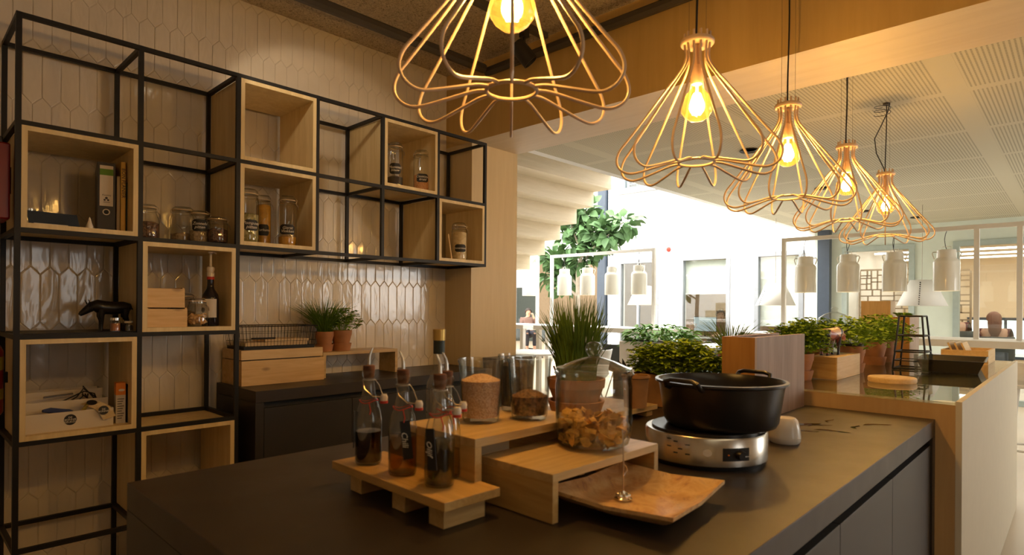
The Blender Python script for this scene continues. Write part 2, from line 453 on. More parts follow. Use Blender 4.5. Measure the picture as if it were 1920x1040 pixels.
def far_window(n, ya, yb, mat, z0=0, z1=WH, mull=0, door=True, sill=False):
    f = .075
    m = bxs((FX-.03, FX+.08, yb, ya, z1-f, z1), (FX-.03, FX+.08, ya-f, ya, z0, z1-f), (FX-.03, FX+.08, yb, yb+f, z0, z1-f), (FX-.03, FX+.08, yb+f, ya-f, z0, z0+f))
    for k in range(mull):
        y = yb+(ya-yb)*(k+1)/(mull+1); m.box(FX-.01, FX+.05, y-.025, y+.025, z0+f, z1-f)
    if sill: m.box(FX-.09, FX+.02, yb-.08, ya+.08, z0-.05, z0)
    w = struct('window_%d' % n, m, mat)
    p = bxs((FX+.02, FX+.026, yb+f, ya-f, z0+f, z1-f)).build('pane', M['pane'], w)
far_window(3, 7.12, 6.17, M['frame_white'], mull=1)
far_window(4, 5.70, 4.69, M['frame_white'])
far_window(5, 4.25, 3.42, M['frame_white'])
for n_, (ya_, yb_, z_, lb_) in enumerate(((5.63, 4.76, 1.60, 'white panel standing in for a glass reflection in the window with the person at a desk'), (4.18, 3.49, 1.02, 'tall white panel standing in for a glass reflection in the window beside the dark blue column'))):
    tag(bxs((0, .004, yb_, ya_, z_-2.23, 0), (-.012, .016, yb_, ya_, z_-2.245, z_-2.23)).build('reflection_panel', M['white'], loc=(FX+.10, 0, 2.23)), lb_, 'blind')  # white panel added for the bright reflection in the pane, not a real blind
far_window(6, 2.83, 1.84, M['frame_grey'])
far_window(7, 1.37, -.25, M['frame_grey'])
far_window(8, -.8, -2.6, M['frame_grey'])
far_window(9, 7.05, 5.9, M['frame_white'], 3.74, 5.0, 1, sill=True)
struct('trim_1', bxs((FX-.16, FX-.04, 2.98, 3.16, 0, CZ2)), M['frame_navy'])
struct('trim_2', bxs((FX-.1, FX+.1, 7.42, 7.60, 0, 6.9)), M['frame_navy'])

# offices behind the far wall
struct('ceiling_office', bxs((FX+.25, 17.2, -3.4, 7.39, 2.75, 2.85)), M['wall_cream'])
def office_back():
    X = 17.0
    m = bxs((X, X+.2, 1.9, 7.39, 0, 2.75), (X, X+.2, -3.4, .55, 0, 2.75), (X, X+.2, .55, 1.9, 1.16, 2.75), (X, X+.2, .55, 1.9, 0, .25))
    struct('wall_office', m, M['wall_cream'])
    w = struct('window_10', bxs((X-.02, X+.05, .55, .61, .25, 1.16), (X-.02, X+.05, 1.84, 1.9, .25, 1.16), (X-.02, X+.05, .61, 1.84, .25, .31), (X-.02, X+.05, .61, 1.84, 1.10, 1.16), (X-.02, X+.05, 1.2, 1.25, .31, 1.10)), M['frame_navy'])
    bxs((X+.02, X+.026, .61, 1.84, .31, 1.10)).build('pane', M['pane'], w)
office_back()
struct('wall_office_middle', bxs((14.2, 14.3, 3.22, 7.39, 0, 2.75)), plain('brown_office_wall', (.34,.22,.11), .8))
struct('wall_office_partition', bxs((FX+.25, 17, 3.15, 3.22, 0, 2.75)), M['white'])
struct('wall_atrium_right', bxs((FX+.25, 17.2, 7.44, 7.5, 0, 6.9)), M['wall_white'])
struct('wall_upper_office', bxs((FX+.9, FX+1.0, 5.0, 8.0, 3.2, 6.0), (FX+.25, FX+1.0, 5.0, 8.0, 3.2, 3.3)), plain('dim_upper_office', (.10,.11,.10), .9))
tag(bxs(*[(0, .03, 5.98, 6.97, 3.84+.07*k_, 3.85+.07*k_) for k_ in range(16)], (.012, .018, 6.2, 6.21, 3.84, 4.93), (.012, .018, 6.75, 6.76, 3.84, 4.93)).build('venetian_blind', M['frame_grey'], loc=(FX+.10, 0, 0), smooth=False), 'slatted blind inside the upper storey window of the white wall', 'blind')
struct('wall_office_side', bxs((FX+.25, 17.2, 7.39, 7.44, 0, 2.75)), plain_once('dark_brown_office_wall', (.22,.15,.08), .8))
# hall beyond the atrium
HX = 17.5
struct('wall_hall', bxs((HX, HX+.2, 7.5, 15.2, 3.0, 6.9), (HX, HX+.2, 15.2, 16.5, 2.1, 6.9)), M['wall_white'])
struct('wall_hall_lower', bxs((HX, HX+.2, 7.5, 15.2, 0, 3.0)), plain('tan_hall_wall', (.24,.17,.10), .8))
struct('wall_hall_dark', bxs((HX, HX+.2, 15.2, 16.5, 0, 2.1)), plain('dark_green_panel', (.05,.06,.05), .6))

# ================================================================== KITCHEN FITTINGS
def shelving():
    X0, SP, ZT = .345, .398, 2.371
    yf, yb = 2.855, 3.225
    h = .009
    xs = [X0+SP*k for k in range(7)]
    zs = [ZT-SP*k for k in range(7)]; zs[6] = .004+h
    t = thing('shelving_frame', 'tall black square-tube steel shelving frame against the tiled wall', 'shelving', (X0, yf, 0))
    m_ = Matrix.Translation((-X0, -yf, 0))
    def P(mb, nm): mb2 = mb; return mb.build(nm, M['steel_black'], t, smooth=False)
    def tb(nm, *b):
        mb = MB(); mb.T = m_; mb.box(*b); P(mb, nm)
    for k, x in enumerate(xs):
        bot = 0 if k < 3 else zs[2]-h
        for y in (yf, yb): tb('post', x-h, x+h, y-h, y+h, bot, ZT+h)
    for j, z in enumerate(zs):
        xe = xs[6] if j < 3 else xs[2]
        for y in (yf, yb): tb('rail', xs[0]+h, xe-h, y-h*.98, y+h*.98, z-h*.98, z+h*.98)
        for k, x in enumerate(xs):
            if j > 2 and k > 2: continue
            tb('crossbar', x-h*.96, x+h*.96, yf+h, yb-h, z-h*.96, z+h*.96)
    return xs, zs
XS, ZS = shelving()
CI = {}
def cube(c, r, label):
    g = .0095
    x0, x1 = XS[c]+g, XS[c+1]-g; z1, z0 = ZS[r]-g, ZS[r+1]+g
    y0, y1 = 2.845, 3.215; w = .018
    m = bxs((x0, x1, y0, y1, z0, z0+w), (x0, x1, y0, y1, z1-w, z1), (x0, x0+w, y0, y1, z0+w, z1-w), (x1-w, x1, y0, y1, z0+w, z1-w))
    for i in range(len(m.v)): m.v[i] = (m.v[i][0]-x0, m.v[i][1]-y0, m.v[i][2]-z0)
    o = m.build('wooden_cube', M['cube'], loc=(x0, y0, z0), smooth=False)
    tag(o, label, 'shelf box', 'open oak cubes set in the black frame')
    CI[(c, r)] = z0+w
cube(0, 1, 'open oak cube holding the ring binder and books, upper left of the frame')
cube(2, 0, 'empty open oak cube touching the top rail of the frame')
cube(2, 1, 'open oak cube holding two green and amber jars and a tall jar')
cube(4, 0, 'open oak cube at the top rail holding a black-filled and an orange-filled jar')
cube(5, 1, 'open oak cube at the right end of the frame with one cream-filled jar')
cube(1, 2, 'open oak cube holding two stacked pine boxes and a pump bottle')
cube(0, 3, 'open oak cube holding the white cardboard trays and orange carton')
cube(1, 4, 'low open oak cube partly hidden behind the corner of the dark island')
ZF = lambda r: ZS[r+1]+.009    # top of the rail closing row r
# shelf boards lying on the frame where there is no cube
for (c, r, nm) in ((1, 1, 'thin dark shelf plate under the three clip jars'), (0, 2, 'thin dark shelf plate under the black bull and small jars')):
    o = bxs((0, XS[c+1]-XS[c]-.02, 0, .34, 0, .003)).build('shelf_plate', M['steel_black'], loc=(XS[c]+.010, 2.87, ZS[r+1]+.009), smooth=False)
    tag(o, nm, 'shelf')

# island ---------------------------------------------------------------
IX0, IX1, IY0, IY1, IZ = .384, 2.68, .392, 1.557, .90
t = thing('kitchen_island', 'dark anthracite kitchen island with worktop and handleless doors', 'kitchen island', (IX0, IY0, 0))
m = MB(); m.T = Matrix.Translation((-IX0, -IY0, 0)); m.box(IX0, IX1, IY0, IY1, .84, IZ); m.build('worktop', M['worktop'], t, bevel=.0015)
m = MB(); m.T = Matrix.Translation((-IX0, -IY0, 0)); m.box(IX0, IX0+.04, IY0, IY1, 0, .8395); m.build('end_panel', M['carcass'], t)
m = MB(); m.T = Matrix.Translation((-IX0, -IY0, 0)); m.box(IX1-.05, IX1, IY0, IY0+.04, 0, .8395); m.build('corner_post', M['carcass'], t)
m = MB(); m.T = Matrix.Translation((-IX0, -IY0, 0)); m.box(IX0+.04, IX1-.05, IY0+.035, IY1, .08, .8395); m.box(IX1-.05, IX1, IY0+.04, IY1, .0, .8395); m.box(IX0+.04, IX1-.05, IY0+.07, IY1, 0, .08); m.build('body', M['slot'], t)
dx = [IX0+.043, .99, 1.51, 2.03, IX1-.053]
for a, b_ in zip(dx[:-1], dx[1:]):
    m = MB(); m.T = Matrix.Translation((-IX0, -IY0, 0)); m.box(a+.0015, b_-.0015, IY0+.006, IY0+.034, .085, .812); m.build('door', M['carcass'], t, bevel=.001)

# back counter
BX0, BX1, BY0 = 1.205, PX0, 2.79
t = thing('wall_counter', 'dark anthracite counter running along the tiled wall', 'kitchen counter', (BX0, BY0, 0))
T_ = Matrix.Translation((-BX0, -BY0, 0))
def tp(nm, mat, *bs, **k):
    m = MB(); m.T = T_
    for b in bs: m.box(*b)
    return m.build(nm, mat, t, **k)
tp('worktop', M['worktop'], (BX0, BX1-.001, BY0, WY-.008, .845, .90), bevel=.0015)
tp('end_panel', M['carcass'], (BX0, BX0+.04, BY0, WY-.008, 0, .8445))
tp('body', M['slot'], (BX0+.04, BX1-.002, BY0+.035, WY-.008, 0, .8445))
for a, b_ in ((BX0+.043, 1.72), (1.72, 2.235), (2.235, BX1-.003)):
    tp('door', M['carcass'], (a+.0015, b_-.0015, BY0+.006, BY0+.034, .085, .815), bevel=.001)
# dark low unit in front of the portal
t = thing('low_cabinet', 'dark low cabinet standing against the oak pillar', 'cabinet', (2.86, 2.86, 0))
bxs((0, .36, 0, .135, .92, .955)).build('top_panel', M['worktop'], t); bxs((.005, .355, .01, .135, 0, .92)).build('body', M['carcass'], t)

# far island --------------------------------------------------------------
FX0, FX1, FY0, FY1 = 2.682, 5.2, .312, 1.50
t = thing('serving_island', 'oak and white serving island with a glass top behind the dark island', 'serving counter', (FX0, FY0, 0))
T_ = Matrix.Translation((-FX0, -FY0, 0))
tp('front_panel', M['island_wood'], (FX0, FX0+.02, FY0+.02, FY1, 0, .958))
tp('side_panel', M['white_lam'], (FX0, FX1, FY0, FY0+.02, 0, .972), bevel=.001)
tp('body', M['white_lam'], (FX0+.02, FX1, FY0+.02, FY1, 0, .945))
tp('deck', plain('pale_stone_deck', (.62,.52,.36), .5), (FX0+.02, FX1, FY0+.02, FY1, .945, .9545))
tp('glass_top', M['glass_plate'], (FX0-.004, FX1, FY0+.021, FY1+.02, .9585, .968))
GZ = .968

# ================================================================== CEILING SERVICES
def track(name, label, pts, w=.025, clips=()):
    m = MB(); m.tube(pts, w, 4)
    return tag(m.build(name, M['steel_dark'], smooth=False), label, 'ceiling rail')
M['steel_dark'] = plain('dark_grey_conduit', (.06,.05,.042), .5)
tag(MB().tube([(-.6, 2.83, 2.83), (2.655, 2.79, 2.83)], .03, 8).build('ceiling_conduit', M['steel_dark']), 'dark grey conduit under the ceiling nearest the tiled wall', 'conduit')
tag(MB().tube([(2.69, 2.80, 2.82), (2.69, -3.3, 2.82)], .028, 8).build('ceiling_conduit', M['steel_dark']), 'dark grey conduit running beside the oak beam', 'conduit')
tag(bxs((.2, 2.6, 2.205, 2.245, 2.83, 2.86)).build('lighting_track', M['steel_dark'], smooth=False), 'black lighting track above the first wire pendant', 'lighting track')
def spotlight(loc, aim, label, lamp):
    t = thing('track_spotlight', label, 'spotlight', loc, 0, 'spotlights on the ceiling track')
    bxs((-.02, .02, -.02, .02, -.02, .03)).build('adapter', M['plastic_b'], t)
    m = MB(); m.box(-.006, .006, -.006, .006, -.06, -.02); m.build('stem', M['plastic_b'], t)
    d = (Vector(aim)-Vector(loc)).normalized(); q = d.to_track_quat('-Z', 'Y').to_matrix().to_4x4()
    m = MB(); m.T = Matrix.Translation((0, 0, -.11)) @ q; m.lathe([(.001,.07),(.038,.07),(.045,.05),(.045,-.06),(.040,-.06),(.040,-.04),(.001,-.04)], 24); m.build('lamp_head', M['plastic_b'], t)
    m = MB(); m.T = Matrix.Translation((0, 0, -.11)) @ q; m.cyl(0, 0, .038, -.045, -.041); m.build('lens', M['spotlens'] if lamp else M['chrome'], t)
    if lamp:
        l = bpy.data.lights.new('track_spot_beam', 'SPOT'); l.energy = lamp; l.color = (1, .80, .55); l.spot_size = R(62); l.spot_blend = .25; l.shadow_soft_size = .035
        o = bpy.data.objects.new('track_spot_beam', l); COL.objects.link(o); o.location = Vector(loc)+Vector((0,0,-.11))+d*.07
        o.rotation_euler = d.to_track_quat('-Z', 'Y').to_euler()
M['spotlens'] = emit('lit_spot_lens', (1,.85,.6), 8)
spotlight((2.42, 2.225, 2.80), (3.6, 1.2, 1.0), 'black track spotlight beside the first wire pendant', 0)
spotlight((1.15, 2.225, 2.80), (1.75, 3.27, 2.30), 'black track spotlight aimed at the tiled wall', 9)
# recessed round downlights
for i, (x, y, lb) in enumerate(((4.875, 1.977, 'dark round downlight nearest the oak beam'), (6.9, 2.02, 'dark round downlight midway along the dining ceiling'), (8.85, 2.08, 'dark round downlight third from the beam'), (9.9, 1.68, 'dark round downlight closest to the far windows'))):
    m = MB(); m.lathe([(.001,.0),(.055,.0),(.075,-.012),(.07,.0)], 24)
    tag(m.build('downlight', M['plastic_b'], loc=(x, y, CZ2)), lb, 'downlight', 'recessed downlights in the perforated ceiling')

# ================================================================== PENDANTS
def pendant_proto():
    t = thing('wire_pendant_lamp', 'x', 'pendant lamp')
    # local origin = bulb centre
    for k in range(12):
        a = 2*PI*k/12
        prof = [(.040,.232),(.040,.20),(.036,.165),(.041,.135),(.062,.100),(.112,.034),(.170,-.045),(.222,-.113),(.243,-.140),(.254,-.166),(.253,-.188),(.241,-.206),(.220,-.216),(.193,-.215),(.135,-.198),(.085,-.183),(.057,-.180)]
        # refine with Catmull-Rom
        P = [Vector((r*math.cos(a), r*math.sin(a), z)) for r, z in prof]; Q = []
        for i in range(len(P)-1):
            p0, p1, p2, p3 = P[max(i-1,0)], P[i], P[i+1], P[min(i+2,len(P)-1)]
            for s in (0, .33, .66):
                Q.append(.5*((2*p1)+(p2-p0)*s+(2*p0-5*p1+4*p2-p3)*s*s+(3*p1-p0-3*p2+p3)*s**3))
        Q.append(P[-1])
        MB().tube(Q, .0038, 8).build('rod', M['rod'], t)
    MB().tube([(.055*math.cos(2*PI*k/32), .055*math.sin(2*PI*k/32), -.180) for k in range(32)], .0044, 8, True).build('bottom_ring', M['rod'], t)
    MB().lathe([(.001,.212),(.050,.212),(.053,.208),(.053,.200),(.050,.196),(.001,.196)], 32).build('top_plate', M['rod'], t)
    MB().lathe([(.001,.197),(.013,.197),(.013,.130),(.020,.125),(.020,.078),(.017,.070),(.001,.070)], 24).build('lamp_holder', M['rod'], t)
    b = MB(); b.lathe([(.016,.072),(.017,.058),(.024,.048),(.038,.034),(.047,.016),(.050,0),(.048,-.018),(.038,-.034),(.022,-.046),(.001,-.050)], 32)
    gb = b.build('glass_bulb', M['amber'], t)
    f = MB()
    for k in range(6):
        a = 2*PI*k/6; f.tube([(.006*math.cos(a), .006*math.sin(a), .028), (.016*math.cos(a), .016*math.sin(a), .0), (.011*math.cos(a), .011*math.sin(a), -.026)], .0042, 6)
    f.tube([(0,0,.07),(0,0,.028)], .004, 6)
    f.build('filament', M['filament'], gb)
    return t
pp = pendant_proto()
PZ = 1.95
pend = [(.94, CZ, 'big wire pendant lamp nearest the camera, cut off by the top edge', 0), (1.80, CZ, 'second wire pendant lamp in the row, hanging whole in front of the oak beam', 0),
        (2.62, CZ, 'middle wire pendant lamp of the five, right at the oak beam', 0), (3.48, CZ2, 'fourth wire pendant lamp, just beyond the oak beam', .012), (4.34, CZ2, 'farthest and smallest wire pendant lamp, with its cable hooked aside', .09)]
for i, (x, cz, lb, off) in enumerate(pend):
    o = pp if i == 0 else copy_tree(pp)
    o.location = (x, .90, PZ); o['label'] = lb; o['group'] = 'wire cage pendant lamps over the island'
    o.rotation_euler.z = R([43.8, 41.6, 34, 29.5, 11.7][i])
    L = cz-PZ
    if i < 4: pts = [(0, 0, .19)] + [(off*math.sin(s*5)+.004*math.sin(i*3+s*6), .003*math.cos(s*7), .22+(L-.22)*s) for s in [k/10 for k in range(11)]]
    else:
        pts = [(0,0,.19),(-.01,.01,.24),(-.05,.05,.33),(-.06,.06,.42),(-.02,.02,.52),(.01,-.01,.60),(0,-.02,L)]
    cb = MB().tube(pts, .0032, 6).build('cable', M['cable'], o)
    m = MB()
    for a in (0, PI):
        m.tube([(.03*math.cos(a+.8), .03*math.sin(a+.8), .20), (.03*math.cos(a+.8), .03*math.sin(a+.8), L)], .0007, 4)
    m.build('suspension_wire', M['thinwire'], o)
    l = bpy.data.lights.new('pendant_bulb_light', 'POINT'); l.energy = BULB_W; l.color = BULB; l.shadow_soft_size = .028
    lo = bpy.data.objects.new('pendant_bulb_light', l); COL.objects.link(lo); lo.location = (x, .90, PZ)
    if i == 4:
        q = [(.045*math.cos(k*.5)-.06, .045*math.sin(k*.5)+.02, L-.03-.002*k) for k in range(30)]
        MB().tube(q, .002, 5).build('spare_cable_coil', M['cable'], o)
    MB().cyl(0, 0, .018, L-.012, L, 16).build('ceiling_cup', M['steel_dark'], o)

# ================================================================== JARS AND BOTTLES
def face_cam(x, y): return math.atan2(-y, -x) + PI/2      # turns local -Y towards the viewer's side
def lift_label(t, r, z0, z1, half, lines, size, off=0.0, dz=0):
    """black chalk label bent round the glass, writing on it"""
    m = MB(); n = 10; vs = []; zt = z1-z0; cr = .18
    for i in range(n+1):
        a = -half + 2*half*i/n + off
        e = abs(i/n-.5)*2; k = (zt*.18 if e > .99 else (zt*.05 if e > .79 else 0))
        for z in (z0+k, z1-k): vs.append(((r+.0012)*math.sin(a), -(r+.0012)*math.cos(a), z))
    m.add(vs, [(2*i, 2*i+2, 2*i+3, 2*i+1) for i in range(n)])
    lb = m.build('label', M['slate'], t)
    if lines:
        tx = text_mesh(lines, size, 'handwriting', M['chalk'], lb, r+.0022, .0003, .35)
        tx.location = (0, 0, (z0+z1)/2+dz); tx.rotation_euler = (0, 0, off)
    return lb
def clip_jar(loc, r, h, fill, fmat, label, lines=None, lz=(.2,.5), neck=.86, shoulder=.8, fname='dry_goods', flabel=None, group='clip-top storage jars on the wall frame', half=.75, off=0., tsize=.02, fcat='dry goods', bumpy=False):
    x, y, z = loc
    t = thing('clip_jar', label, 'jar', loc, face_cam(x, y), group)
    hb = h*.90; zsh = hb*shoulder
    m = MB()
    m.lathe([(.001,.002),(r*.9,.002),(r*.99,.008),(r,.02),(r,zsh),(r*neck*1.02,zsh+(hb-zsh)*.6),(r*neck,zsh+(hb-zsh)*.75),(r*neck,hb)], 28)
    m.build('glass_body', M['glass'], t)
    MB().lathe([(.001,h),(r*neck*.8,h),(r*neck*.98,h-.006),(r*neck*1.02,hb+.006),(r*neck*1.02,hb+.004),(.001,hb+.004)], 28).build('glass_lid', M['glass'], t)
    MB().lathe([(r*neck*.93,hb+.004),(r*neck*1.06,hb+.004),(r*neck*1.06,hb),(r*neck*.93,hb),(r*neck*.93,hb+.004)], 28).build('rubber_seal', plain_once('seal_rubber', (.62,.45,.25), .6), t)
    w = MB(); rr = r*neck*1.07; zz = hb-.012
    w.tube([(rr*math.cos(2*PI*k/24), rr*math.sin(2*PI*k/24), zz) for k in range(24)], .0012, 5, True)
    w.tube([(rr, .012, zz), (rr+.010, .012, zz-.012), (rr+.012, 0, zz-.03), (rr+.010, -.012, zz-.012), (rr, -.012, zz)], .0013, 5)
    w.tube([(rr, 0, zz), (rr+.006, 0, hb+.004), (rr*.7, 0, h+.002), (-rr*.7, 0, h+.002), (-rr-.004, 0, hb), (-rr-.003, 0, zz)], .0013, 5)
    w.build('wire_clasp', M['wire'], t)
    if lines is not None: lift_label(t, r, h*lz[0], h*lz[1], half, lines, tsize, off)
    if fill:
        fz = hb*fill; k = .955
        f = MB()
        prof = [(.001,.006),(r*k*.9,.006),(r*k,.022),(r*k,min(fz, zsh)-.004)]
        if fz > zsh: prof += [(r*k*neck, min(fz, hb-.01))]
        prof += [(r*k*.6, fz+.003), (.001, fz+.006)]
        f.lathe(prof, 28)
        o = f.build(fname, fmat, loc=loc); tag(o, flabel or (fname.replace('_', ' ')+' inside a jar'), fcat, kind='stuff')
    return t
def grainy(name, c1, c2, scale=180, rough=.8, bmp=.5):
    m, nt, b = newmat(name); pset(b, rough=rough); v = coords(nt)
    vo = nt.nodes.new('ShaderNodeTexVoronoi'); vo.inputs['Scale'].default_value = scale; nt.links.new(v, vo.inputs['Vector'])
    sp = nt.nodes.new('ShaderNodeSeparateColor'); nt.links.new(vo.outputs['Color'], sp.inputs[0])
    nt.links.new(ramp(nt, sp.outputs[0], [(.2, c1), (.8, c2)]), b.inputs['Base Color'])
    bump(nt, b, vo.outputs['Distance'], bmp, .003); return m
M['pasta'] = grainy('herb_pasta', (.20,.17,.04), (.42,.34,.14), 90)
M['honey'] = plain('amber_grain', (.55,.27,.02), .35, var=.2, scale=50)
M['poppy'] = grainy('poppy_seed', (.01,.008,.008), (.03,.02,.02), 300)
M['lentil'] = grainy('orange_lentil', (.55,.22,.07), (.72,.36,.14), 260)
M['flour'] = grainy('flour', (.62,.46,.24), (.75,.60,.36), 60, bmp=.3)
M['seed'] = grainy('sunflower_seed', (.30,.20,.10), (.52,.38,.22), 130)
M['peppercorn'] = grainy('dark_spice', (.05,.02,.012), (.18,.08,.035), 150)
M['salt'] = grainy('pink_salt', (.56,.33,.21), (.76,.52,.38), 330, .7)
M['oil_g'] = None

zc1 = ZS[2]+.0125
clip_jar((.812, 3.00, zc1), .045, .155, .55, M['peppercorn'], 'clip jar with narrow neck, leftmost on the open shelf', neck=.72, shoulder=.62, fname='dark_spice', flabel='dark spice in the leftmost clip jar of the open shelf')
clip_jar((.972, 3.06, zc1), .052, .170, .30, M['seed'], 'large clip jar standing behind the labelled jar', neck=.82, shoulder=.72, fname='pale_seeds', flabel='pale seeds in the large clip jar at the back of the shelf')
clip_jar((1.022, 2.985, zc1), .044, .150, .45, M['seed'], 'clip jar with a black handwritten label on the open shelf', 'Zonnebl\npitten', (.35,.72), neck=.85, shoulder=.75, fname='sunflower_seeds', flabel='sunflower seeds in the labelled clip jar', tsize=.019)
clip_jar((1.082, 2.93, zc1), .043, .122, .62, M['peppercorn'], 'short clip jar closest to the right post of the open shelf', neck=.9, shoulder=.8, fname='dark_pods', flabel='dark pods in the short clip jar')
z = CI[(2, 1)]
clip_jar((1.225, 2.94, z), .050, .262, .60, M['pasta'], 'tall clip jar of green pasta, left in its oak cube', 'Pompoen\npitten', (.22,.42), neck=.86, shoulder=.86, fname='green_pasta', flabel='green flakes in the tall jar at the left of the cube', tsize=.022, off=.35, half=.7)
clip_jar((1.342, 3.03, z), .036, .258, .90, M['honey'], 'slim clip jar of amber grain in the middle of its oak cube', 'Kurkuma', (.20,.42), neck=.88, shoulder=.88, fname='amber_grain', flabel='amber grain in the slim middle jar', tsize=.018)
clip_jar((1.425, 2.94, z), .044, .256, .22, M['honey'], 'tall clip jar with a wide label over low amber contents', 'Gierst\nVlokken', (.22,.42), neck=.86, shoulder=.86, fname='golden_powder', flabel='golden powder low in the right jar', tsize=.020, half=.85)
z = CI[(4, 0)]
clip_jar((2.090, 2.95, z), .046, .265, .27, M['poppy'], 'tall clip jar with black seed at the bottom, in the top-rail cube', 'Maanzaad\nblauw', (.28,.52), neck=.86, shoulder=.86, fname='black_seed', flabel='black seed low in a tall jar', tsize=.021)
clip_jar((2.285, 2.95, z), .049, .258, .46, M['lentil'], 'tall clip jar with orange contents, in the top-rail cube', 'Couscous\nkruid', (.22,.42), neck=.86, shoulder=.86, fname='orange_lentils', flabel='orange lentils filling a tall jar', tsize=.021, off=.15)
z = CI[(5, 1)]
clip_jar((2.597, 2.95, z), .050, .245, .84, M['flour'], 'tall clip jar of cream flour alone in the right end cube', 'havermout', (.22,.42), neck=.86, shoulder=.86, fname='cream_flour', flabel='cream flour filling the jar in the end cube', tsize=.02, off=.2)
# stick leaning in that cube
tag(MB().tube([(2.49, 2.90, z+.004), (2.478, 2.92, z+.16)], .005, 8).build('wooden_spatula', M['pinep']), 'pale wooden stick leaning in the right end cube', 'utensil')

# cube with binder, books
z = CI[(0, 1)]
t = thing('ring_binder', 'black lever-arch binder with green and white spine label', 'binder', (.640, 2.93, z), R(-10))
bxs((-.032, .032, 0, .24, 0, .285)).build('cover', M['carcass'], t, bevel=.002)
sl = bxs((-.023, .023, -.0012, 0, .105, .272)).build('spine_label', M['paper'], t)
bxs((-.023, .023, -.0018, -.0012, .232, .258)).build('green_band', M['green_band'], sl)
tx = text_mesh('Kantine', .010, 'lettering', M['print'], sl, shear=.3); tx.location = (0, -.0014, .150)
m = MB()
m.ball((0, -.0014, .138), .005, 10); m.ball((-.006, -.0014, .130), .004, 10); m.ball((.006, -.0014, .130), .004, 10); m.box(-.010, .012, -.0018, -.0013, .120, .122)
for i in range(len(m.v)): m.v[i] = (m.v[i][0], -.0016+(m.v[i][1]+.0014)*.05, m.v[i][2])
m.build('crest', M['print'], sl)
m = MB(); m.T = Matrix.Translation((0, -.0005, .080)) @ Matrix.Rotation(R(90), 4, 'X'); m.lathe([(.013,-.001),(.013,.003),(.009,.003),(.009,-.001)], 24); rg = m.build('finger_ring', M['chrome'], t)
m = MB(); m.T = Matrix.Translation((0, -.0008, .080)) @ Matrix.Rotation(R(90), 4, 'X'); m.cyl(0, 0, .009, 0, .0012); m.build('finger_hole', M['slot'], t)
books = [(.683, .012, .235, 'thin cream booklet right beside the binder', (.45,.33,.17), None), (.7005, .018, .298, 'tall yellow cookbook standing right of the binder', (.72,.42,.06), 'BON PLANIER'), (.7165, .009, .215, 'thin dark green booklet at the end of the books', (.03,.07,.05), None)]
for x, w, h, lb, c, tt in books:
    t = thing('book', lb, 'book', (x, 2.93, z), 0, 'books beside the binder')
    bxs((-w/2, w/2, 0, .19, 0, h)).build('cover', plain('book_cover', c, .55), t, bevel=.0015)
    bxs((-w/2+.002, w/2-.002, .003, .192, h-.001, h+.0005)).build('pages', M['paper'], t)
    if tt:
        tx = text_mesh(tt, .020, 'lettering', M['print'], t); tx.rotation_euler = (0, R(90), 0); tx.location = (0, -.0008, h*.70)
# dark tablet with a white card
t = thing('tablet_stand', 'dark tablet lying low in the binder cube', 'tablet', (.465, 2.93, z), R(6))
m = MB(); m.T = Matrix.Rotation(R(-35), 4, 'X'); m.box(-.075, .09, 0, .006, 0, .075); m.build('screen', M['frame_navy'], t)
bxs((-.075, .09, -.005, .09, 0, .006)).build('base', plain_once('grey_plastic', (.05,.055,.06), .4), t)
tag(bxs((-.055, .05, 0, .06, 0, .004)).build('paper_note', M['paper'], loc=(.45, 2.862, z)), 'slim white paper in front of the dark tablet', 'paper')
m = MB(); m.lathe([(.001,0),(.012,.001),(.013,.008),(.008,.022),(.003,.042),(.001,.046)], 16)
tag(m.build('white_dropper', M['ceramic'], loc=(.572, 2.875, z)), 'small white teardrop-shaped bottle beside the binder', 'bottle')
# two glasses at the left of the cube
m = MB(); m.lathe([(.001,.001),(.020,.001),(.024,.07),(.0235,.07),(.019,.004),(.001,.004)], 20)
tag(m.build('drinking_glass', M['glass'], loc=(.395, 2.99, z)), 'small drinking glass at the left of the binder cube', 'glass')

# open-shelf: bull figurine and small jars
def bull(loc, rz, s, label, mats, group=None):
    t = thing('bull_figurine', label, 'figurine', loc, rz, group)
    body = MB(); S = Matrix.Scale(s, 4)
    body.T = S
    # trunk, neck, head along +X, standing on four legs
    body.tube([(-.50,0,.62),(-.46,0,.66),(-.30,0,.68),(-.05,0,.66),(.20,0,.68),(.36,0,.72),(.48,0,.70),(.60,0,.60),(.72,0,.50),(.76,0,.46)], [.06,.14,.18,.19,.20,.19,.14,.105,.07,.045], 14)
    for lx, ly in ((.24,.10),(.24,-.10),(-.36,.10),(-.36,-.10)):
        hb_ = -.04 if lx < 0 else .0
        body.tube([(lx,ly,.62),(lx+.02,ly,.42),(lx+hb_,ly,.30),(lx+.01,ly,.12),(lx+.01,ly,.03),(lx+.01,ly,0)], [.10,.075,.045,.035,.04,.055], 10)
    body.tube([(-.50,0,.68),(-.58,0,.60),(-.60,0,.40),(-.58,0,.30)], [.025,.018,.015,.03], 8)
    b = body.build('body', mats[0], t)
    for sg in (1, -1):
        h = MB(); h.T = S; h.tube([(.54,sg*.07,.70),(.54,sg*.16,.74),(.56,sg*.22,.82),(.60,sg*.22,.90)], [.03,.026,.018,.006], 8); h.build('horn', mats[1], t)
        h = MB(); h.T = S; h.leaf((.50, sg*.08, .66), (0, sg, -.1), (0,0,1), .14, .08, .2); h.build('ear', mats[0], t)
    return t
bull((.672, 2.985, ZS[3]+.0125), R(180), .145, 'black bull figurine facing left on the open shelf', (M['blackiron'], M['blackiron']))
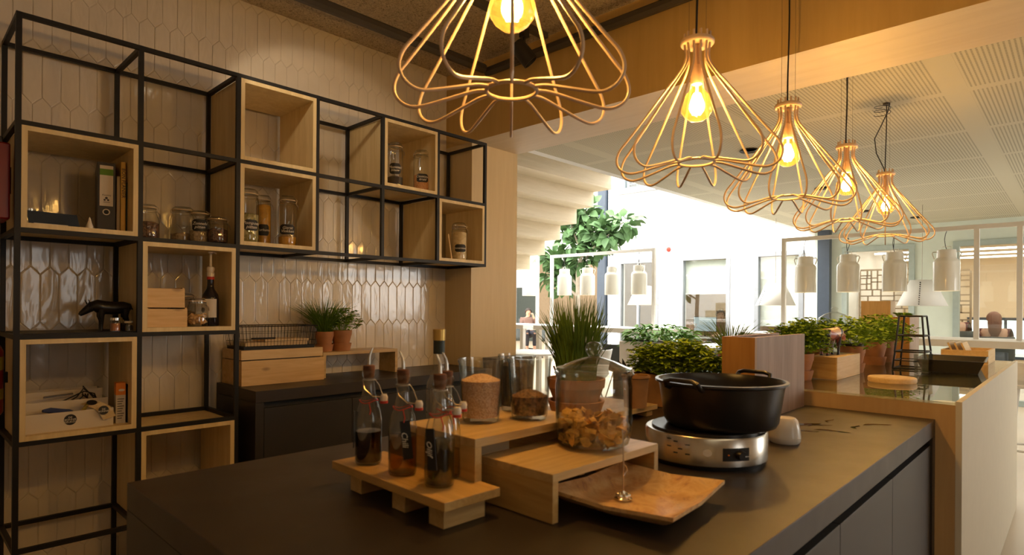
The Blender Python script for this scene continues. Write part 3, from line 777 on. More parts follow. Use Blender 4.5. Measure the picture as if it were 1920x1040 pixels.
def mini_jar(x, y, lidm, cm, label, h=.05, r=.019):
    t = thing('spice_jar', label, 'jar', (x, y, ZS[3]+.0125), 0, 'tiny jars at the bull figurine')
    MB().lathe([(.001,.001),(r,.001),(r,h*.7),(r*.85,h*.8),(r*.85,h*.85)], 18).build('glass_body', M['glass'], t)
    MB().lathe([(.001,h*.6),(r*.93,h*.6),(r*.93,.003),(.001,.003)], 18).build('contents', cm, t)
    MB().cyl(0, 0, r*.95, h*.82, h, 18).build('lid', lidm, t)
mini_jar(.668, 2.90, M['chrome'], plain_once('rust_spice', (.40,.12,.02), .6), 'tiny jar of rust-coloured spice under the bull', .056)
mini_jar(.690, 2.95, M['chrome'], M['slot'], 'tiny dark jar directly under the bull figurine', .056, .018)
mini_jar(.716, 2.90, M['paper'], M['slot'], 'tiny dark jar with a white lid beside the post', .042, .017)

# cube c1r2 : pine boxes, jar of nuts, pump bottle
z = CI[(1, 2)]
def pinebox(loc, w, d, h, label, group, mat=None):
    t = thing('pine_box', label, 'box', loc, 0, group); w_ = .008; mat = mat or M['pine']
    bxs((0, w, 0, w_, 0, h-.005)).build('front_board', mat, t, bevel=.0006)
    bxs((0, w, d-w_, d, 0, h)).build('back_board', mat, t)
    bxs((0, w_, w_, d-w_, 0, h), (w-w_, w, w_, d-w_, 0, h)).build('side_boards', mat, t)
    bxs((w_, w-w_, w_, d-w_, 0, .006)).build('bottom', mat, t)
    return t
pinebox((.776, 2.875, z), .160, .22, .084, 'lower of two stacked pine boxes in the middle cube', 'stacked small pine boxes')
pinebox((.776, 2.885, z+.0845), .152, .21, .088, 'upper of two stacked pine boxes in the middle cube', 'stacked small pine boxes')
def nuts(name, loc, r, z0, z1, n, mat, s, label, cat, seed=1, shape='ring'):
    rr = random.Random(seed); m = MB()
    for i in range(n):
        a = rr.uniform(0, 2*PI); q = r*math.sqrt(rr.uniform(.25, 1)); zz = rr.uniform(z0, z1) if i < n*.75 else z1+rr.uniform(-.3, .6)*s
        T = Matrix.Translation((q*math.cos(a), q*math.sin(a), zz)) @ Matrix.Rotation(rr.uniform(0,6), 4, 'Z') @ Matrix.Rotation(rr.uniform(0,3), 4, 'X')
        m.T = T; k = rr.uniform(.75, 1.25)*s
        if shape == 'ring': m.tube([(k*math.cos(b)*.8, k*math.sin(b)*.8, 0) for b in (0,.8,1.6,2.4,3.2,4)], [k*.25,k*.4,k*.45,k*.42,k*.36,k*.2], 6)
        else:
            pts = [(k*rr.uniform(.6,1)*math.cos(b), k*rr.uniform(.6,1)*math.sin(b), k*rr.uniform(-.3,.3)) for b in [j*PI/3.5 for j in range(7)]]
            m.add(pts+[(0,0,k*.45),(0,0,-k*.3)], [(j,(j+1)%7,7) for j in range(7)]+[((j+1)%7,j,8) for j in range(7)])
    o = m.build(name, mat, loc=loc); return tag(o, label, cat, kind='stuff')
clip_jar((.985, 2.90, z), .046, .125, 0, None, 'round clip jar of cashews beside the pine boxes', neck=.74, shoulder=.72)
nuts('cashew_nuts', (.985, 2.90, z), .034, .012, .045, 130, plain('cashew', (.62,.36,.12), .6, var=.25, scale=40), .0085, 'cashew nuts in the round clip jar', 'nuts', 3)
clip_jar((.965, 3.04, z), .058, .150, .5, M['peppercorn'], 'wide dark clip jar behind the cashew jar', neck=.86, shoulder=.85, fname='dark_beans', flabel='dark beans in the wide jar behind the cashews')
t = thing('syrup_bottle', 'dark syrup bottle with a white dosing pump', 'bottle', (1.052, 2.93, z), face_cam(1.052, 2.93))
MB().lathe([(.001,.001),(.036,.001),(.037,.008),(.037,.125),(.033,.145),(.017,.172),(.0145,.185),(.0145,.215),(.001,.215)], 24).build('glass_body', plain('dark_syrup_glass', (.012,.010,.014), .08), t)
m = MB(); vs = []
for i in range(13):
    a = -1.3+i*.17
    for zz in (.04, .125): vs.append((.0382*math.sin(a), -.0382*math.cos(a), zz))
m.add(vs, [(2*i, 2*i+2, 2*i+3, 2*i+1) for i in range(12)]); lbp = m.build('paper_label', M['paper'], t)
m = MB()
for k in range(9): m.T = Matrix.Rotation(-.85, 4, 'Z') @ Matrix.Translation((0, -.0390, .075)) ; m.leaf((0,0,0), (math.cos(k*.7), 0, math.sin(k*.7)), (0,-1,0), .014, .007, 0)
m.build('leaf_print', M['print'], lbp)
MB().lathe([(.001,.215),(.016,.215),(.016,.228),(.001,.228)], 20).build('red_collar', M['red'], t)
MB().lathe([(.001,.228),(.016,.228),(.017,.245),(.014,.250),(.018,.262),(.016,.272),(.006,.276),(.005,.335),(.012,.338),(.012,.345),(.001,.347)], 20).build('pump', M['ceramic'], t)
MB().tube([(0,0,.341),(.014,-.006,.342),(.024,-.010,.334)], [.006,.005,.003], 8).build('spout', M['ceramic'], t)

# cube c0r3 : cardboard trays
z = CI[(0, 3)]
def tray(y0, h, label, xo=0, sticker=False, zz=z):
    t = thing('cardboard_tray', label, 'tray', (.376+xo, y0, zz), 0, 'white cardboard trays in the lower cube'); w, d, k = .285, .085, .003
    m = bxs((0, w, 0, k, 0, h), (0, w, d-k, d, 0, h*1.0), (0, k, k, d-k, 0, h), (w-k, w, k, d-k, 0, h), (k, w-k, k, d-k, 0, k))
    m.build('tray_body', M['paper'], t)
    if sticker:
        m = MB(); m.T = Matrix.Translation((.140, -.0003, .040)) @ Matrix.Rotation(R(90), 4, 'X'); m.cyl(0, 0, .021, 0, .0006, 28); s = m.build('round_sticker', M['slate'], t)
        tx = text_mesh('DE\nBONNIE\nKEUKEN', .0105, 'lettering', M['chalk'], s); tx.location = (.140, -.0014, .040)
tray(2.885, .072, 'front white cardboard tray with a round black sticker', sticker=True)
tray(2.975, .105, 'middle white cardboard tray full of odds and ends')
tray(3.065, .135, 'rear white cardboard tray with cables hanging over it')
t = thing('drink_carton', 'slim orange and white food carton beside the trays', 'carton', (.690, 2.90, z), R(-6))
bxs((-.017, .017, 0, .05, 0, .118)).build('lower_sleeve', M['paper'], t); bxs((-.017, .017, 0, .05, .118, .168)).build('orange_top', M['orange'], t)
m = MB(); m.T = Matrix.Translation((.003, -.0003, .138)) @ Matrix.Rotation(R(90), 4, 'X'); m.lathe([(.001,0),(1,0),(1,.0006),(.001,.0006)], 20, sx=.011, sy=.005); m.build('logo_oval', M['ceramic'], t)
m = MB()
for k in range(9): m.box(-.012, .012-.004*(k%3), -.0006, -.0002, .10-.010*k, .103-.010*k)
m.build('small_print', M['print'], t)
tag(bxs((-.003, .003, 0, .12, 0, .16)).build('notebook', M['slate'], loc=(.716, 2.90, z), bevel=.001), 'thin black notebook at the right wall of the lower cube', 'notebook')
# things in the trays
m = MB(); m.T = Matrix.Translation((.49, 2.925, z+.06)); m.tube([(-.055,0,.018),(-.03,.01,.016),(0,.0,.008),(.03,.005,.004),(.05,0,-.002)], [.006,.012,.014,.012,.005], 8)
tag(m.build('blue_glove', M['bluecloth']), 'crumpled dark blue cloth in the front tray', 'cloth')
m = MB(); m.T = Matrix.Translation((.545, 2.92, z+.04)) @ Matrix.Rotation(R(35), 4, 'Y'); m.box(-.006, .006, -.004, .004, 0, .062)
tag(m.build('yellow_marker', M['yellow']), 'yellow marker standing in the front tray', 'marker')
t = thing('sticker_roll', 'curled strip of round black stickers over the front tray', 'stickers', (.60, 2.885, z+.05))
m = MB(); pts = [(-.02,.06,.045),(.0,.02,.040),(.02,-.004,.028),(.035,-.010,.006),(.045,-.010,-.018)]
for a, b_ in zip(pts[:-1], pts[1:]): m.quad((a[0]-.022,a[1],a[2]-.006),(b_[0]-.022,b_[1],b_[2]-.006),(b_[0]+.022,b_[1],b_[2]+.006),(a[0]+.022,a[1],a[2]+.006))
m.build('backing_strip', M['flour'], t)
m = MB(); m.T = Matrix.Translation((.024, -.012, .016)) @ Matrix.Rotation(R(82), 4, 'X'); m.cyl(0, 0, .018, 0, .0008, 24); s = m.build('sticker', M['slate'], t)
tx = text_mesh('DE\nBONNIE', .010, 'lettering', M['chalk'], s); tx.location = (.024, -.0138, .016)
m = MB(); m.T = Matrix.Translation((-.008, .028, .046)) @ Matrix.Rotation(R(25), 4, 'X'); m.cyl(0, 0, .018, 0, .0008, 24); m.build('sticker', M['slate'], t)
m = MB()
for k in range(3):
    rr = random.Random(k+4); m.tube([(.50+.03*k, 3.00, z+.095), (.54+.02*k, 3.01, z+.112), (.58, 2.99+.01*k, z+.135+.01*k), (.62, 3.01, z+.12-.01*k), (.635, 3.02, z+.085), (.60, 3.03, z+.10), (.58+.01*k, 3.02, z+.12)], .0028, 6)
tag(m.build('power_cable', M['cable']), 'tangled black cables in the middle tray', 'cable')
tag(MB().tube([(.45, 3.02, z+.118), (.55, 3.03, z+.124)], .004, 8).build('pen', M['steel']), 'grey pen lying across the middle tray', 'pen')
m = MB(); m.T = Matrix.Translation((.40, 2.985, z+.03)); m.box(0, .09, 0, .03, 0, .062); tag(m.build('yellow_packet', M['yellow']), 'yellow packet lying in the middle tray', 'packet')
# low cube: red item
z = CI[(1, 4)]
tag(MB().lathe([(.001,.001),(.04,.001),(.075,.03),(.078,.038),(.074,.038),(.038,.006),(.001,.006)], 28).build('red_bowl', M['redpaint'], loc=(.93, 3.02, z)), 'red bowl inside the low oak cube', 'bowl')

# fire safety items left of the frame
t = thing('fire_extinguisher', 'red fire extinguisher with yellow labels hanging left of the frame', 'fire extinguisher', (.262, 2.985, .88))
MB().lathe([(.001,0),(.055,0),(.062,.012),(.062,.24),(.052,.262),(.022,.275),(.001,.278)], 24).build('cylinder', M['redpaint'], t)
m = MB(); vs = []
for zz0, zz1 in ((.06,.10),(.17,.22)):
    b0 = len(vs)
    for i in range(9):
        a = -.2+i*.2
        for zz in (zz0, zz1): vs.append((.0625*math.sin(a), -.0625*math.cos(a), zz))
m.add(vs, [(b+2*i, b+2*i+2, b+2*i+3, b+2*i+1) for b in (0, 18) for i in range(8)]); m.build('yellow_label', M['yellow'], t)
m = MB(); m.cyl(0, 0, .014, .275, .30, 16); m.box(-.05, .02, -.008, .008, .298, .308); m.box(-.05, .015, -.006, .006, .315, .322); m.build('valve', M['blackiron'], t)
m = MB(); m.box(.055, .0735, -.015, .015, .12, .16); m.build('bracket', M['steel_black'], t)
t = thing('fire_blanket_box', 'dark red fire equipment box high on the left of the frame', 'fire blanket box', (.20, 2.90, 1.615))
bxs((0, .130, 0, .16, 0, .285)).build('case', M['redpaint'], t, bevel=.006)
bxs((.01, .11, .02, .14, .285, .31)).build('cap', M['blackiron'], t, bevel=.004)
bxs((.130, .1355, .03, .10, .10, .20)).build('bracket', M['steel_black'], t)

# ================================================================== ON THE WALL COUNTER
t = thing('pine_crate', 'knotty pine crate on the wall counter, under the wire basket', 'crate', (1.225, 3.00, .9005))
w_, h_, d_ = .445, .124, .245
bxs((0, w_, 0, .010, 0, h_)).build('front_board', M['pine'], t, bevel=.0008); bxs((0, w_, d_-.01, d_, 0, h_)).build('back_board', M['pine'], t)
bxs((0, .010, .01, d_-.01, 0, h_)).build('side_board', M['pine'], t); bxs((w_-.010, w_, .01, d_-.01, 0, h_)).build('side_board', M['pine'], t); bxs((.01, w_-.01, .01, d_-.01, 0, .008)).build('bottom', M['pine'], t)
t = thing('cutting_board', 'thick pine board lying on top of the pine crate', 'board', (1.225, 3.00, 1.0295))
bxs((.0, .438, .004, .241, .0, .048)).build('slab', M['pinep'], t, bevel=.001)
bxs((.01, .43, .012, .235, -.0045, 0)).build('gap_shade_strip', M['slot'], t)  # black strip added as the shaded gap between board and crate
def basket(loc, w, d, h, label):
    t = thing('wire_basket', label, 'basket', loc)
    bxs((0, w, 0, d, 0, .016)).build('base_tray', M['steel_black'], t)
    m = MB(); fl = .012
    n = 22
    for i in range(n+1):
        x = w*i/n; ex = -fl+(w+2*fl)*i/n
        m.tube([(x,0,.012),(ex,-fl,h)], .0011, 4); m.tube([(x,d,.012),(ex,d+fl,h)], .0011, 4)
    for i in range(12):
        y = d*i/11; ey = -fl+(d+2*fl)*i/11
        m.tube([(0,y,.012),(-fl,ey,h)], .0011, 4); m.tube([(w,y,.012),(w+fl,ey,h)], .0011, 4)
    for k in (.35, .7):
        e = fl*k; m.tube([(-e,-e,h*k),(w+e,-e,h*k),(w+e,d+e,h*k),(-e,d+e,h*k)], .0012, 4, True)
    m.build('mesh_side', M['steel_black'], t)
    e = fl; MB().tube([(-e,-e,h),(w+e,-e,h),(w+e,d+e,h),(-e,d+e,h)], .003, 6, True).build('rim', M['steel_black'], t)
    return t
basket((1.24, 3.01, 1.0780), .375, .21, .118, 'black wire basket on the pine board')
for k, (x, w, h, lb) in enumerate(((1.26, .33, .018, 'lower pale wooden board lying in the wire basket'), (1.36, .24, .014, 'upper pale wooden board lying in the wire basket'))):
    tag(bxs((0, w, 0, .15, 0, h)).build('bread_board', M['pinep'], loc=(x, 3.04, 1.0945+.0185*k), bevel=.001), lb, 'board', 'boards lying in the wire basket')
tag(bxs((0, .12, 0, .02, 0, .008)).build('knife', M['steel_black'], loc=(1.30, 3.05, 1.1275+.0005), bevel=.002), 'dark knife lying on the boards in the wire basket', 'knife')
t = thing('shelf_riser', 'narrow oak riser shelf on the wall counter carrying two herb pots', 'riser', (1.69, 3.05, .9005))
bxs((0, .50, 0, .17, .125, .143)).build('plank', M['oakx'], t, bevel=.0006); bxs((.482, .50, 0, .17, 0, .125)).build('leg', M['oakx'], t); bxs((0, .018, 0, .17, 0, .125)).build('leg', M['oakx'], t)

def pot(t, r, h, saucer=True, mat=None, z=0):
    """terracotta pot and deep saucer, as parts of t"""
    mat = mat or M['terracotta']
    sh = h*.36 if saucer else 0
    if saucer:
        MB().lathe([(.001,0),(r*.86,0),(r*1.01,sh),(r*.90,sh),(r*.80,.006),(.001,.006)], 28).build('saucer', mat, t)
    zb = .007 if saucer else 0
    MB().lathe([(.001,zb),(r*.66,zb),(r*.97,h*.74),(r*1.0,h*.74),(r*1.03,h),(r*.95,h),(r*.88,h*.80),(r*.001,h*.80)], 28).build('pot', mat, t)
    MB().lathe([(.001,h*.90),(r*.93,h*.86),(r*.90,h*.82),(.001,h*.82)], 20).build('soil', M['soil'], t)
def chives(t, r, h, z, n, spread, seed=0, mat=None, w=.0022, ymax=9):
    rr = random.Random(seed); m = MB()
    for i in range(n):
        a = rr.uniform(0, 2*PI); q = r*.85*math.sqrt(rr.random()); L = h*rr.uniform(.55, 1)
        s = spread*rr.uniform(.2, 1)*(.35+q/r); b = a+rr.uniform(-.5, .5)
        p0 = Vector((q*math.cos(a), q*math.sin(a), z)); pts = []
        for k in range(5):
            u = k/4; pts.append(p0+Vector((s*u**1.8*math.cos(b), s*u**1.8*math.sin(b), L*(u-.18*u*u*(s/spread)))))
        m.tube(pts, [w, w, w*.85, w*.6, w*.15], 3)
    m.v = [(p[0], min(p[1], ymax), p[2]) for p in m.v]
    return m.build('foliage', mat or M['chive'], t)
def parsley(t, r, h, z, n, spread, seed=0, mat=None, L=.02, sx=1, sy=1, lobes=3, wd=.8):
    rr = random.Random(seed); m = MB()
    for i in range(n):
        a = rr.uniform(0, 2*PI); q = math.sqrt(rr.random()); hh = h*rr.uniform(.35, 1)*(1-.35*q*q)
        p0 = Vector((r*.5*q*math.cos(a)*sx, r*.5*q*math.sin(a)*sy, z)); p1 = Vector((spread*q*math.cos(a)*sx, spread*q*math.sin(a)*sy, z+hh))
        if i % 2 == 0: m.tube([p0, (p0+p1)/2+Vector((0,0,hh*.12)), p1], .0009, 3)
        for c in range(4):
            o = p1+Vector((rr.uniform(-1,1), rr.uniform(-1,1), rr.uniform(-.9,.5)))*L*.9
            b = rr.uniform(0, 2*PI); tilt = rr.uniform(-.3, .6)
            for j in range(lobes):
                bb = b+(j-(lobes-1)/2)*.85
                m.leaf(o, (math.cos(bb), math.sin(bb), tilt), (rr.uniform(-.4,.4), rr.uniform(-.4,.4), 1), L*rr.uniform(.7, 1.1), L*wd*(.8 if lobes > 1 else 1), rr.uniform(0,.35), 2)
    return m.build('foliage', mat or M['parsley'], t)
zr = .9005+.1435
t = thing('potted_chives', 'chives in a terracotta pot on the wall counter riser', 'potted herb', (1.745, 3.135, zr), 0, 'herb pots on the wall counter riser')
pot(t, .050, .112); chives(t, .042, .235, .09, 260, .17, 1, plain('dark_chive', (.10,.19,.025), .6, var=.3, spec=.2), .0017, .112)
t = thing('potted_parsley', 'parsley in a terracotta pot, right on the wall counter riser', 'potted herb', (1.853, 3.135, zr), 0, 'herb pots on the wall counter riser')
pot(t, .058, .118); parsley(t, .05, .15, .10, 130, .11, 2, M['parsley'], .019)

# ================================================================== ON THE ISLAND
# bottle board
t = thing('bottle_board', 'small honey oak board on three blocks carrying the oil bottles', 'serving board', (.758, 1.005, .9005), R(-1.5))
bxs((-.068, .068, -.195, .205, .038, .055)).build('plank', M['oak'], t, bevel=.001)
for y in (-.165, -.045, .115):
    bxs((-.055, .045, y-.012, y+.032, 0, .038)).build('block', M['oakx'], t, bevel=.001)
BZt = .9005+.055
M['vinegar'] = plain('dark_vinegar', (.012,.003,.001), .12)
def liquid(name, col): return plain(name, col, .10, var=.02)
M['oil1'] = glassy('amber_oil', (.66,.42,.06), .6, .03, (.35,.3,.2)); M['oil2'] = glassy('olive_oil', (.52,.46,.07), .6, .03, (.35,.35,.2)); M['oil3'] = glassy('pale_oil', (.78,.64,.22), .6, .03, (.5,.5,.3))
def swing_bottle(loc, label, liq=None, fill=0, liqlabel=None, rot=0, R_=.029, H=.205, spout=1, txt=None, tagoff=0, spdir=0, has_tag=True, liqname='oil'):
    x, y, z = loc
    t = thing('swing_top_bottle', label, 'bottle', loc, face_cam(x, y)+rot, 'oil and vinegar bottles on the oak board')
    r = R_
    MB().lathe([(.001,.002),(r*.93,.002),(r,.007),(r,.085),(r*.985,.098),(r*.86,.118),(r*.62,.140),(r*.48,.155),(r*.43,.170),(r*.42,.190),(r*.50,.193),(r*.50,.203),(r*.42,H)], 28).build('glass_body', M['glass'], t)
    MB().lathe([(.001,H-.018),(r*.36,H-.018),(r*.44,H),(r*.44,H+.010),(.001,H+.012)], 20).build('cork', M['cork'], t)
    c, s = math.cos(spdir), math.sin(spdir)
    MB().tube([(0,0,H+.010),(0,0,H+.024),(.002*c,.002*s,H+.034),(.009*c,.009*s,H+.048)], [.0042,.0036,.0030,.0016], 10).build('pourer', M['steel'], t)
    w = MB(); w.tube([(r*.46*math.cos(a*PI/8), r*.46*math.sin(a*PI/8), .184) for a in range(16)], .0009, 5, True)
    w.tube([(r*.46,0,.184),(r*.75,-.004,.172),(r*1.05,-.008,.148)], .0009, 5); w.tube([(-r*.46,0,.184),(-r*.3,-r*.6,.165),(r*.3,-r*.9,.150),(r*1.05,-.012,.146)], .0011, 5)
    w.build('wire_bail', M['wire'], t)
    st = MB(); st.T = Matrix.Translation((r*1.12, -.010, .144)); st.lathe([(.001,-.008),(.0075,-.008),(.0085,.002),(.006,.008),(.001,.008)], 14); sp = st.build('stopper', M['ceramic'], t)
    st = MB(); st.T = Matrix.Translation((r*1.12, -.010, .1355)); st.lathe([(.001,-.003),(.0085,-.003),(.0085,.0025),(.001,.0025)], 14); st.build('gasket', M['red'], sp)
    st = MB(); st.tube([(r*.70*math.cos(a*PI/8), r*.70*math.sin(a*PI/8), .137+.003*math.sin(a)) for a in range(16)], .0011, 4, True); st.tube([(0,-r*.7,.137),(.004,-r*1.0,.120),(.002,-r*1.15,.112)], .0011, 4); st.build('red_string', M['red'], t)
    if has_tag:
        a = tagoff; m = MB(); m.T = Matrix.Rotation(a, 4, 'Z') @ Matrix.Translation((0, -r*1.10, .115)) @ Matrix.Rotation(R(-6), 4, 'Y')
        m.prism([(-.010,0),(.010,0),(.010,.0016),(-.010,.0016)], -.078, 0)
        tg = m.build('slate_tag', M['slate'], t)
        if txt:
            tx = text_mesh(txt, .017, 'handwriting', M['chalk'], tg, shear=.3); tx.matrix_local = Matrix.Rotation(a, 4, 'Z') @ Matrix.Translation((0, -r*1.10-.0004, .078)) @ Matrix.Rotation(R(-6), 4, 'Y') @ Matrix.Rotation(R(90), 4, 'Y')
    if liq:
        o = MB().lathe([(.001,.006),(r*.90,.006),(r*.955,.012),(r*.955,fill),(.001,fill+.0002)], 28).build(liqname, liq, loc=loc); tag(o, liqlabel, 'liquid', kind='stuff')
    return t
swing_bottle((.742, 1.139, BZt), 'swing-top bottle of near-black vinegar, leftmost on the oak board', M['vinegar'], .072, 'near-black vinegar in the leftmost bottle', 0, spdir=.6, tagoff=-1.6, liqname='vinegar', txt=None)
swing_bottle((.743, 1.015, BZt), 'swing-top bottle of amber oil, middle of the oak board, tag in front', M['oil1'], .082, 'amber oil in the middle bottle', 0, spdir=2.6, tagoff=.12, txt='Chili')
swing_bottle((.746, .900, BZt), 'swing-top bottle of green oil nearest the camera on the oak board', M['oil2'], .088, 'green olive oil in the nearest bottle', .1, spdir=2.4, tagoff=-.75, txt='Olijf')
swing_bottle((.792, .935, BZt), 'swing-top bottle of pale oil standing behind the green oil bottle', M['oil3'], .060, 'pale oil in the rear bottle', .4, spdir=2.9, has_tag=False)
# tall wine bottle with gold capsule
t = thing('wine_bottle', 'tall clear bottle with a gold cap behind the oil bottles', 'bottle', (.946, 1.146, .9005))
MB().lathe([(.001,.001),(.030,.001),(.032,.008),(.032,.19),(.028,.215),(.015,.245),(.0135,.26),(.0135,.33),(.001,.331)], 28).build('glass_body', M['glass'], t)
MB().lathe([(.001,.318),(.0150,.318),(.0155,.345),(.001,.346)], 20).build('gold_cap', M['gold'], t, label='gold foil cap')
MB().lathe([(.0142,.285),(.0142,.318)], 20).build('neck_sleeve', plain('dark_green_foil', (.012,.022,.015), .4), t)

# risers (open-ended bench shapes)
def riser(loc, w, d, h, th, label, rz=0):
    t = thing('wooden_riser', label, 'riser', loc, rz, 'honey oak display risers on the island')
    bxs((0, w, 0, d, h-th, h)).build('top_board', M['oakx'], t, bevel=.0008); bxs((0, th, 0, d, 0, h-th)).build('leg', M['oak'], t, bevel=.0005); bxs((w-th, w, 0, d, 0, h-th)).build('leg', M['oak'], t, bevel=.0005)
    return t
riser((.808, .866, .9005), .36, .235, .140, .018, 'taller oak riser holding two open glass jars')
riser((.856, .707, .9005), .368, .20, .092, .016, 'lower oak riser holding the big lidded jar', R(-1.0))
RA, RB = .9005+.1405, .9005+.0925
def storage_jar(loc, rb, rt_, h, label, fill, fmat, fname, flabel):
    t = thing('open_glass_jar', label, 'jar', loc, 0, 'open storage glasses on the oak riser')
    MB().lathe([(.001,.002),(rb*.94,.002),(rb,.010),(rt_*.985,h-.010),(rt_*1.03,h-.006),(rt_*1.03,h),(rt_*.96,h),(rt_*.945,h-.010),(rb*.95,.014),(.001,.010)], 36).build('glass_body', M['glass'], t)
    if fill:
        k = (rt_-rb)*fill
        o = MB().lathe([(.001,.011),(rb*.94,.012),(rb*.94+k*.9,h*fill-.006),(rb*.4,h*fill+.006),(.001,h*fill+.009)], 36).build(fname, fmat, loc=loc); tag(o, flabel, 'dry goods', kind='stuff')
storage_jar((.945, .995, RA), .0425, .0515, .142, 'open glass jar of pink salt on the taller riser', .70, M['salt'], 'pink_salt', 'pink salt in the open glass jar')
storage_jar((1.048, .938, RA), .0425, .0515, .142, 'open glass jar of dark brown spice beside the pink salt', .42, M['peppercorn'], 'brown_spice', 'dark brown spice in the open glass jar')
storage_jar((1.118, 1.045, RA), .040, .047, .140, 'open glass jar of black contents behind the brown spice jar', .85, M['poppy'], 'black_spice', 'black contents of the hindmost open jar')
# cookie jar
CJ = (1.100, .792, RB+.0005)
t = thing('cookie_jar', 'big lidded glass jar of dried yellow fruit on the lower riser', 'jar', CJ)
MB().lathe([(.001,.002),(.066,.002),(.078,.010),(.083,.030),(.085,.070),(.085,.135),(.083,.150),(.086,.158),(.089,.162),(.086,.166),(.080,.160),(.081,.135),(.082,.07),(.079,.03),(.062,.010),(.001,.008)], 48).build('glass_body', M['glass'], t)
MB().lathe([(.074,.160),(.074,.168),(.084,.170),(.084,.174),(.070,.178),(.045,.189),(.022,.196),(.013,.198),(.013,.201),(.018,.208),(.020,.217),(.016,.227),(.008,.231),(.001,.232)], 48).build('lid', M['glass'], t)
nuts('dried_fruit', CJ, .070, .016, .060, 230, plain('dried_yellow_fruit', (.62,.33,.05), .6, var=.45, scale=35), .015, 'dried yellow fruit pieces in the big lidded jar', 'dried fruit', 9, 'chunk')

# wavy platter
def platter():
    P0, P1, P2, P3 = Vector((.905,.770,0)), Vector((1.185,.770,0)), Vector((1.205,.535,0)), Vector((.925,.500,0))
    n = 24; top = []; bot = []
    for i in range(n+1):
        for j in range(n+1):
            u, v = i/n, j/n
            p = P0*(1-u)*(1-v)+P1*u*(1-v)+P2*u*v+P3*(1-u)*v
            e = max(abs(u-.5), abs(v-.5))*2; k = (abs(2*u-1)*abs(2*v-1))
            z = .006 + .026*max(0, (e-.5)/.5)**2 + .008*k
            # edges bow inwards slightly
            p = p + Vector((.5-u, v-.5, 0))*(-.01)*(1-abs(2*u-1)*abs(2*v-1))*0
            top.append((p.x, p.y, z+.006)); bot.append((p.x, p.y, z-.001 if e > .2 else 0))
    m = MB(); N = (n+1)**2; fs = []
    for i in range(n):
        for j in range(n):
            a = i*(n+1)+j; fs.append((a, a+1, a+n+2, a+n+1)); fs.append((N+a, N+a+n+1, N+a+n+2, N+a+1))
    ring = [j for j in range(n+1)]+[i*(n+1)+n for i in range(1, n+1)]+[n*(n+1)+j for j in range(n-1, -1, -1)]+[i*(n+1) for i in range(n-1, 0, -1)]
    for a, b_ in zip(ring, ring[1:]+ring[:1]): fs.append((b_, a, N+a, N+b_))
    c = Vector((1.05, .64, 0))
    m.add([Vector(p)-c for p in top+bot], fs)
    mt, nt, b = newmat('marbled_orange_platter'); pset(b, rough=.35)
    v = coords(nt); f = noise(nt, v, 16, 6, .65, 1.6)
    nt.links.new(ramp(nt, f, [(.30, (.38,.17,.13)), (.42, (.66,.36,.14)), (.58, (.80,.54,.25)), (.72, (.50,.26,.18))]), b.inputs['Base Color'])
    o = m.build('serving_platter', mt, loc=(1.05, .64, .9005)); tag(o, 'square wavy-edged marbled orange-brown platter on the island', 'platter')
platter()
t = thing('card_holder', 'slender steel card holder with a round flower foot on the platter', 'card holder', (1.037, .672, .9135))
MB().lathe([(.001,0),(.017,.001),(.018,.004),(.012,.008),(.006,.013),(.003,.018),(.001,.018)], 20).build('foot', M['chrome'], t)
m = MB()
for k in range(6): m.ball((.010*math.cos(k*PI/3), .010*math.sin(k*PI/3), .008), .006, 10)
m.build('petals', M['chrome'], t)
MB().tube([(0,0,.014),(.0,0,.07),(-.001,0,.11),(-.004,.001,.142)], .0016, 6).build('stem', M['steel'], t)
MB().tube([(0,0,.048),(.010,-.003,.058),(.008,-.002,.066),(0,0,.072)], .0012, 5).build('clip', M['chrome'], t)

# hot plate and stock pot
HP = (1.536, .738, .9005)
t = thing('hot_plate', 'round brushed-steel hot plate under the black pot', 'hot plate', HP, face_cam(*HP[:2]))
t.scale = (1.12, 1.12, .935)
MB().lathe([(.001,0),(.128,0),(.130,.012),(.001,.012)], 48).build('foot', M['plastic_b'], t)
MB().lathe([(.135,.010),(.140,.014),(.140,.084),(.137,.088),(.001,.088)], 64).build('drum', M['steel'], t)
MB().cyl(0, 0, .125, .0885, .094, 48).build('heating_disc', M['blackiron'], t)
def arc_panel(name, a0, a1, z0, z1, mat, r=.1408, par=None):
    m = MB(); vs = []; n = 10
    for i in range(n+1):
        a = a0+(a1-a0)*i/n
        for zz in (z0, z1): vs.append((r*math.sin(a), -r*math.cos(a), zz))
    m.add(vs, [(2*i, 2*i+2, 2*i+3, 2*i+1) for i in range(n)]); return m.build(name, mat, par or t)
arc_panel('control_panel', .27, .72, .030, .064, M['plastic_b'])
m = MB(); m.T = Matrix.Rotation(.55, 4, 'Z') @ Matrix.Translation((0, -.1405, .046)) @ Matrix.Rotation(R(90), 4, 'X'); m.lathe([(.001,.014),(.011,.014),(.013,.0),(.001,0)], 20); kn = m.build('knob', M['blackiron'], t)
m = MB(); m.T = Matrix.Rotation(.57, 4, 'Z') @ Matrix.Translation((0, -.1555, .046)); m.box(-.001, .013, -.001, .001, -.0012, .0012); m.build('pointer', M['chrome'], kn)
m = MB(); m.T = Matrix.Rotation(.36, 4, 'Z') @ Matrix.Translation((0, -.1412, .046)); m.ball((0,0,0), .0022, 8); m.build('indicator_light', M['orange'], t)
m = MB(); m.T = Matrix.Rotation(.04, 4, 'Z') @ Matrix.Translation((0, -.1403, .050)) @ Matrix.Rotation(R(90), 4, 'X'); m.cyl(0, 0, .0095, 0, .0012, 24); m.build('badge', M['ceramic'], t)
for i, (a, zz) in enumerate(((-.5,.070),(-.62,.055),(-.42,.052),(-.5,.040),(-.3,.065),(-.3,.040),(-.62,.075))):
    arc_panel('vent_slot', a, a+.07, zz, zz+.003, M['slot'])
PT = (1.562, .708, HP[2]+.0885)
